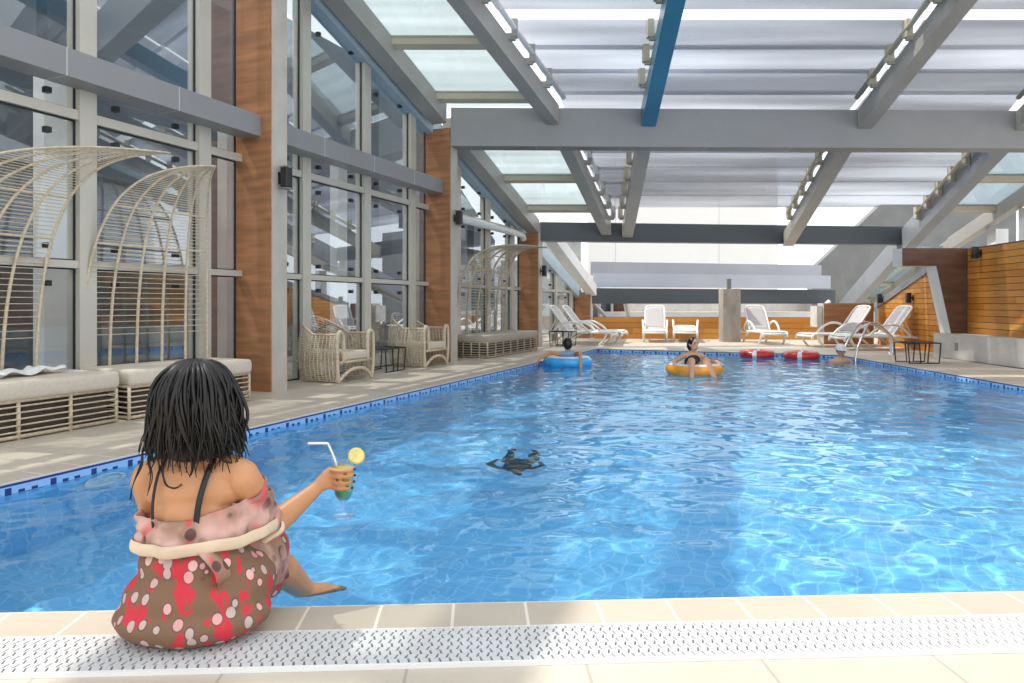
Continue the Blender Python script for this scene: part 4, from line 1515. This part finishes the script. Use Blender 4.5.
    # loose end of the voile falling over the right thigh
    def drape(u, v):
        a = Vector(L(-0.955, 2.085, 0.300)).lerp(Vector(L(-0.835, 2.385, 0.285)), u)
        c = Vector(L(-0.905, 2.085, 0.190)).lerp(Vector(L(-0.775, 2.430, 0.085)), u)
        p = a.lerp(c, v)
        out = Vector((0.92, -0.40, 0.0))
        bulge = 0.030 * math.sin(PI * v) + 0.014 * math.sin(9 * u + 3 * v) * (0.3 + v) + 0.006 * math.sin(21 * u - 4 * v)
        return tuple(p + out * bulge + Vector((0, 0, -0.03 * math.sin(PI * u) * v)))
    o = MB().grid(drape, 30, 18).build('voile_drape', M['shawl'], root, smooth=True)
    o.modifiers.new('thickness', 'SOLIDIFY').thickness = 0.005

    # bikini straps lying on the back
    def strap(pts, w, name):
        pts = spline([L(*p) for p in pts], 6)
        m = MB()
        o0 = len(m.v)
        for i, p in enumerate(pts):
            t = (pts[min(i + 1, len(pts) - 1)] - pts[max(i - 1, 0)]).normalized()
            sdv = t.cross(Vector((0, -1, 0.25))).normalized()
            m.v += [tuple(p - sdv * w), tuple(p + sdv * w)]
        m.f = [(2 * i, 2 * i + 1, 2 * i + 3, 2 * i + 2) for i in range(len(pts) - 1)]
        q = m.build(name, M['strap'], root, smooth=True)
        q.modifiers.new('thickness', 'SOLIDIFY').thickness = 0.005
    strap([(-0.955, 2.265, 0.583), (-0.945, 2.205, 0.573), (-0.945, 2.150, 0.535), (-0.955, 2.118, 0.47), (-0.965, 2.110, 0.40), (-0.965, 2.112, 0.34)], 0.0085, 'bikini_strap')
    strap([(-1.085, 2.265, 0.578), (-1.095, 2.205, 0.568), (-1.10, 2.150, 0.53), (-1.105, 2.125, 0.46), (-1.105, 2.118, 0.40), (-1.10, 2.118, 0.34)], 0.0035, 'bikini_strap')

    # hair: a full wet mane, one mass with clumped strands over it
    h = MB()
    hc = Vector(L(-1.02, 2.235, 0.725))
    h.ellipsoid(hc + Vector((-0.004, -0.026, 0.030)), (0.106, 0.104, 0.106), None, 24, 16)
    h.ellipsoid(hc + Vector((0.0, -0.035, -0.03)), (0.126, 0.085, 0.105), None, 24, 16)
    h.ellipsoid(hc + Vector((0.0, -0.045, -0.095)), (0.118, 0.062, 0.085), None, 24, 16)
    for q in (-1, 1):
        h.ellipsoid(hc + Vector((q * 0.092, -0.018, -0.08)), (0.042, 0.06, 0.10), None, 16, 12)
    hair = blob(h, 'hair', M['hair'], root, 0.007, 5)
    rg = np.random.default_rng(11)
    st = MB()
    for k in range(420):
        a = rg.uniform(-0.42 * PI, 1.42 * PI)         # around the head, open at the face (+y)
        a = -PI / 2 + rg.uniform(-0.72 * PI, 0.72 * PI)
        ln = rg.uniform(0.75, 1.0)
        ph = rg.uniform(0, 6.28)
        a0, drift, fr, am = a, rg.normal(0, 0.38), rg.uniform(6, 13), rg.uniform(0.004, 0.020)
        lift = abs(rg.normal(0, 0.006))
        cl = 0.008 * math.sin(7 * a + 1) + 0.006 * math.sin(19 * a)
        end = rg.uniform(-0.235, -0.15)
        pts = []
        for i in range(15):
            t = i / 14 * ln
            th = min(t * 2.1, 1.0) * PI / 2
            rad = math.sin(th)
            sp = 1.0 + 0.42 * max(0, t - 0.42)
            rx, ry = 0.112 * sp, (0.118 if math.sin(a) > 0 else 0.122) * (1.0 - 0.15 * max(0, t - 0.5))
            zz = 0.135 * math.cos(th) if t < 0.476 else (t - 0.476) / 0.524 * end
            a = a0 + drift * t * t * (0.4 if math.sin(a0) > 0 else 1.0)
            wv = am * math.sin(fr * t + ph) * t + lift
            cx = math.cos(a) * (rx * rad + cl * rad + wv) + 0.5 * am * math.sin(fr * 0.8 * t + ph + 1) * t
            cy = math.sin(a) * (ry * rad + cl * rad + wv) - 0.008 * rad
            pts.append(hc + Vector((cx, cy, zz + 0.010)))
        w = rg.uniform(0.003, 0.0065)
        st.tube(pts, [w * (0.6 + 0.5 * math.sin(PI * min(1, i / 14 + 0.1))) * (1.0 if i < 11 else (15 - i) / 4.5) + 0.0006 for i in range(15)], 5)
    stray = [
        [(-1.125, 2.19, 0.66), (-1.155, 2.16, 0.60), (-1.150, 2.135, 0.55), (-1.165, 2.12, 0.49), (-1.17, 2.115, 0.45)],
        [(-1.11, 2.17, 0.63), (-1.125, 2.14, 0.57), (-1.115, 2.125, 0.52), (-1.118, 2.115, 0.46)],
        [(-1.07, 2.15, 0.60), (-1.075, 2.125, 0.545), (-1.06, 2.115, 0.50), (-1.03, 2.113, 0.487), (-1.015, 2.115, 0.497)],
        [(-0.99, 2.15, 0.60), (-0.985, 2.13, 0.55), (-0.99, 2.12, 0.52)],
        [(-0.94, 2.16, 0.62), (-0.905, 2.16, 0.57), (-0.885, 2.17, 0.55)],
        [(-0.90, 2.20, 0.66), (-0.868, 2.19, 0.61), (-0.862, 2.185, 0.575)],
        [(-1.14, 2.20, 0.68), (-1.17, 2.18, 0.63), (-1.168, 2.16, 0.585)],
    ]
    for pts in stray:
        for j in range(3):
            q = [L(x + rg.normal(0, 0.003), y, z + rg.normal(0, 0.003)) for x, y, z in pts]
            qq = spline(q, 5)
            st.tube(qq, [0.0035 * (1 - 0.75 * i / (len(qq) - 1)) for i in range(len(qq))], 5)
    st.build('hair_strands', M['hair'], hair, smooth=True)
    # drink
    g = thing('cocktail_glass', 'stemmed glass of yellow and green drink in the woman\'s right hand', 'cocktail glass', (gx, gy, 0.278))
    MB().lathe([(0.0, 0.0), (0.040, 0.0), (0.042, 0.003), (0.030, 0.008), (0.010, 0.014), (0.0065, 0.022), (0.012, 0.032), (0.007, 0.042), (0.008, 0.048)], seg=28).build('foot', M['glassware'], g, smooth=True)
    MB().lathe([(0.008, 0.048), (0.022, 0.060), (0.032, 0.078), (0.035, 0.10), (0.034, 0.13), (0.036, 0.16), (0.044, 0.203), (0.0425, 0.203), (0.0345, 0.16), (0.0325, 0.13), (0.0335, 0.10), (0.030, 0.079), (0.020, 0.063), (0.0, 0.056)], seg=28).build('bowl', M['glassware'], g, smooth=True)
    MB().lathe([(0.0, 0.058), (0.019, 0.0645), (0.0292, 0.080), (0.0325, 0.10), (0.0315, 0.13), (0.0335, 0.16), (0.038, 0.182), (0.0, 0.182)], seg=28).build('drink', M['drink'], g, smooth=True)
    MB().tube(spline([(0.005, 0.0, 0.08), (-0.028, -0.004, 0.20), (-0.052, -0.008, 0.262), (-0.060, -0.009, 0.268), (-0.125, -0.012, 0.268)], 5), 0.0042, 8).build('straw', M['straw'], g, smooth=True)
    m = MB().lathe([(0.0, -0.003), (0.027, -0.003), (0.030, -0.001), (0.030, 0.001), (0.027, 0.003), (0.0, 0.003)], seg=28)
    c = (0.048, -0.005, 0.222)
    m.v = [(x + c[0], z + c[1], y + c[2]) for x, y, z in m.v]
    lm = m.build('lemon_slice', M['lemon'], g, smooth=True, sharp=40)
    m = MB()
    for k in range(8):
        a0, a1 = 2 * PI * k / 8 + 0.06, 2 * PI * (k + 1) / 8 - 0.06
        pr = [(0.003 * math.cos((a0 + a1) / 2), 0.003 * math.sin((a0 + a1) / 2))] + [(0.024 * math.cos(a), 0.024 * math.sin(a)) for a in np.linspace(a0, a1, 5)]
        m.prism([(c[0] + x, c[1] - 0.0042, c[2] + z) for x, z in pr], (0, 0.0084, 0))
    m.build('lemon_flesh', M['lemon_flesh'], lm)


woman()


# --- bather with back to the camera in the blue ring
def bather_blue():
    o = Vector((1.02, 12.62, 0.0))
    root = thing('person', 'dark-haired bather seen from behind, arms over the blue swim ring', 'person', o)
    b = MB()
    b.ellipsoid((0, 0.0, -0.25), (0.14, 0.10, 0.16))
    b.ellipsoid((0, 0.0, 0.0), (0.135, 0.095, 0.16))
    b.ellipsoid((0, 0.0, 0.12), (0.15, 0.085, 0.07))
    b.limb((0, 0, 0.15), (0, 0.01, 0.24), 0.05, 0.045)
    head(b, (0, 0.02, 0.315), 0.98, (0.1, 1, 0))
    b.limb((-0.14, 0, 0.13), (-0.34, 0.0, 0.165), 0.046, 0.038)
    b.limb((-0.34, 0.0, 0.165), (-0.50, -0.13, 0.06), 0.037, 0.026)
    b.limb((0.14, 0, 0.13), (0.20, -0.24, 0.17), 0.046, 0.038)
    b.limb((0.20, -0.24, 0.17), (0.19, -0.44, 0.02), 0.037, 0.026)
    hand(b, (-0.50, -0.13, 0.06), (-0.535, -0.16, 0.03), relaxed_fingers((-0.535, -0.16, 0.03), (-0.6, -0.5, -0.6), (0.5, -0.6, 0), (-0.3, -0.3, 0.8)))
    hand(b, (0.19, -0.44, 0.02), (0.188, -0.475, -0.015), relaxed_fingers((0.188, -0.475, -0.015), (0, -0.6, -0.8), (-1, 0, 0), (0, -0.8, 0.6)))
    for q in (-1, 1):
        b.limb((q * 0.08, 0.02, -0.33), (q * 0.10, 0.10, -0.68), 0.08, 0.055)
        b.limb((q * 0.10, 0.10, -0.68), (q * 0.10, 0.0, -1.02), 0.052, 0.035)
        b.limb((q * 0.10, 0.0, -1.02), (q * 0.11, 0.13, -1.06), 0.035, 0.024)
    blob(b, 'body', M['skin'], root, 0.011, 4)
    m = MB()
    m.ellipsoid((0, 0.0, -0.02), (0.150, 0.112, 0.18)).ellipsoid((0, 0.0, 0.13), (0.165, 0.098, 0.075))
    blob(m, 'swim_shirt', M['blue_shirt'], root, 0.011, 4)
    m = MB()
    m.ellipsoid((0, 0.008, 0.345), (0.084, 0.098, 0.092)).ellipsoid((0, -0.025, 0.31), (0.083, 0.075, 0.095))
    blob(m, 'hair', M['hair'], root, 0.008, 4)
    face_parts(root, (0, 0.02, 0.315), 0.98, (0.1, 1, 0))


bather_blue()


# --- bather facing the camera in the orange ring
def bather_orange():
    o = Vector((2.92, 11.05, 0.0))
    root = thing('person', 'bather in black swimwear facing the camera, sitting in the orange swim ring', 'person', o)
    b = MB()
    b.ellipsoid((0, 0.10, -0.04), (0.15, 0.12, 0.12))
    b.ellipsoid((0, 0.11, 0.10), (0.125, 0.09, 0.14))
    b.ellipsoid((0, 0.11, 0.215), (0.145, 0.08, 0.075))
    b.limb((0, 0.11, 0.25), (0, 0.09, 0.33), 0.048, 0.043)
    head(b, (0.005, 0.075, 0.405), 0.98, (0.35, -0.93, 0))
    for q in (-1, 1):
        b.limb((q * 0.145, 0.11, 0.215), (q * 0.285, 0.16, 0.11), 0.046, 0.038)
        b.limb((q * 0.285, 0.16, 0.11), (q * 0.34, -0.06, 0.135), 0.037, 0.026)
        pm = (q * 0.345, -0.10, 0.13)
        hand(b, (q * 0.34, -0.06, 0.135), pm, relaxed_fingers(pm, (q * 0.2, -1, -0.2), (-q, 0, 0), (0, 0, 1)))
        b.limb((q * 0.07, 0.05, -0.02), (q * 0.115, -0.27, 0.155), 0.085, 0.062)
        b.limb((q * 0.115, -0.27, 0.155), (q * 0.17, -0.50, -0.06), 0.058, 0.040)
        b.limb((q * 0.17, -0.50, -0.06), (q * 0.19, -0.55, -0.20), 0.040, 0.032)
        b.limb((q * 0.19, -0.55, -0.22), (q * 0.21, -0.68, -0.26), 0.034, 0.024)
    blob(b, 'body', M['skin_light'], root, 0.011, 4)
    m = MB()
    m.ellipsoid((0, 0.11, 0.10), (0.135, 0.100, 0.15)).ellipsoid((0, 0.105, -0.03), (0.16, 0.125, 0.11)).ellipsoid((0, 0.11, 0.20), (0.125, 0.088, 0.07))
    blob(m, 'swimsuit', M['navy'], root, 0.011, 4)
    m = MB()
    m.ellipsoid((0, 0.092, 0.435), (0.085, 0.095, 0.088)).ellipsoid((-0.01, 0.115, 0.385), (0.084, 0.072, 0.11))
    blob(m, 'hair', M['hair'], root, 0.008, 4)
    face_parts(root, (0.005, 0.075, 0.405), 0.98, (0.35, -0.93, 0))


bather_orange()


# --- man in a white cap by the handrail
def cap_man():
    o = Vector((6.38, 13.40, WATER + 0.06))
    root = thing('person', 'man in a white cap standing in the water by the handrails', 'person', o)
    b = MB()
    b.ellipsoid((0, 0, -0.30), (0.16, 0.11, 0.24)).ellipsoid((0, 0, -0.06), (0.185, 0.10, 0.09))
    b.limb((0, 0, -0.02), (0, -0.01, 0.07), 0.058, 0.052)
    head(b, (0, -0.02, 0.14), 1.0, (-0.2, -1, 0))
    for q in (-1, 1):
        b.limb((q * 0.18, 0, -0.06), (q * 0.24, -0.05, -0.32), 0.052, 0.042)
        b.limb((q * 0.24, -0.05, -0.32), (q * 0.20, -0.22, -0.48), 0.04, 0.028)
        pm = (q * 0.19, -0.26, -0.50)
        hand(b, (q * 0.20, -0.22, -0.48), pm, relaxed_fingers(pm, (-q * 0.2, -1, -0.3), (-q, 0, 0), (0, 0, 1)))
        b.limb((q * 0.09, 0, -0.45), (q * 0.10, -0.02, -0.84), 0.085, 0.058)
        b.limb((q * 0.10, -0.02, -0.84), (q * 0.10, 0.02, -1.18), 0.055, 0.035)
        b.limb((q * 0.10, 0.02, -1.18), (q * 0.11, -0.12, -1.21), 0.034, 0.022)
    blob(b, 'body', M['skin_light'], root, 0.011, 4)
    MB().ellipsoid((0, 0, -0.42), (0.17, 0.12, 0.12)).build('swim_shorts', M['navy'], root, smooth=True)
    m = MB()
    m.ellipsoid((0, 0.0, 0.155), (0.080, 0.095, 0.085))
    blob(m, 'hair', M['hair'], root, 0.008, 4)
    cp = MB().lathe([(0.0, 0.115), (0.035, 0.110), (0.065, 0.092), (0.085, 0.060), (0.091, 0.030), (0.092, 0.0), (0.088, 0.0)], (0, -0.01, 0.172), 24)

    def brim(u, v):
        a = PI + PI * u + 0.2
        r = 0.088 + 0.075 * v * math.sin(PI * u)
        return (r * math.cos(a), -0.01 + r * math.sin(a) * 1.05, 0.177 - 0.02 * v * math.sin(PI * u))
    cp.grid(brim, 16, 5)
    c = cp.build('cap', M['plastic'], root, smooth=True)
    c.modifiers.new('thickness', 'SOLIDIFY').thickness = 0.006
    face_parts(root, (0, -0.02, 0.14), 1.0, (-0.2, -1, 0))


cap_man()


# --- swimmer figure standing in for an unidentified dark patch in mid pool
def diver():
    o = Vector((0.04, 5.25, -0.50))
    root = thing('person', 'dark-clad swimmer figure standing in for an unidentified dark patch in the middle of the pool', 'person', o, math.radians(84))
    root.scale = (0.5, 0.8, 0.8)
    b = MB()
    b.ellipsoid((0, 0, 0), (0.22, 0.14, 0.10)).ellipsoid((0.26, 0.03, -0.02), (0.17, 0.14, 0.10)).ellipsoid((-0.17, 0, 0.02), (0.10, 0.17, 0.075))
    b.limb((-0.24, 0, 0.03), (-0.33, -0.01, 0.04), 0.055, 0.05)
    hb = MB()
    head(b, (-0.42, -0.02, 0.05), 1.0, (-0.9, -0.3, 0))
    for q in (-1, 1):
        b.limb((-0.2, q * 0.16, 0.02), (0.05, q * 0.25, -0.02), 0.05, 0.04)
        b.limb((0.05, q * 0.25, -0.02), (0.29, q * 0.22, 0.0), 0.038, 0.026)
        pm = (0.33, q * 0.215, 0.0)
        hand(b, (0.29, q * 0.22, 0.0), pm, relaxed_fingers(pm, (1, 0, -0.1), (0, -q, 0), (0, 0, 1)))
        b.limb((0.34, q * 0.07, -0.03), (0.70, q * 0.14, -0.10), 0.085, 0.058)
        b.limb((0.70, q * 0.14, -0.10), (1.06, q * 0.12, -0.06), 0.055, 0.035)
        b.limb((1.06, q * 0.12, -0.06), (1.20, q * 0.13, -0.10), 0.034, 0.022)
    blob(b, 'body', M['teal'], root, 0.012, 4)
    hb.ellipsoid((-0.40, -0.01, 0.07), (0.10, 0.085, 0.085)).ellipsoid((-0.34, 0.02, 0.05), (0.09, 0.08, 0.07))
    blob(hb, 'hair', M['hair'], root, 0.01, 4)


diver()
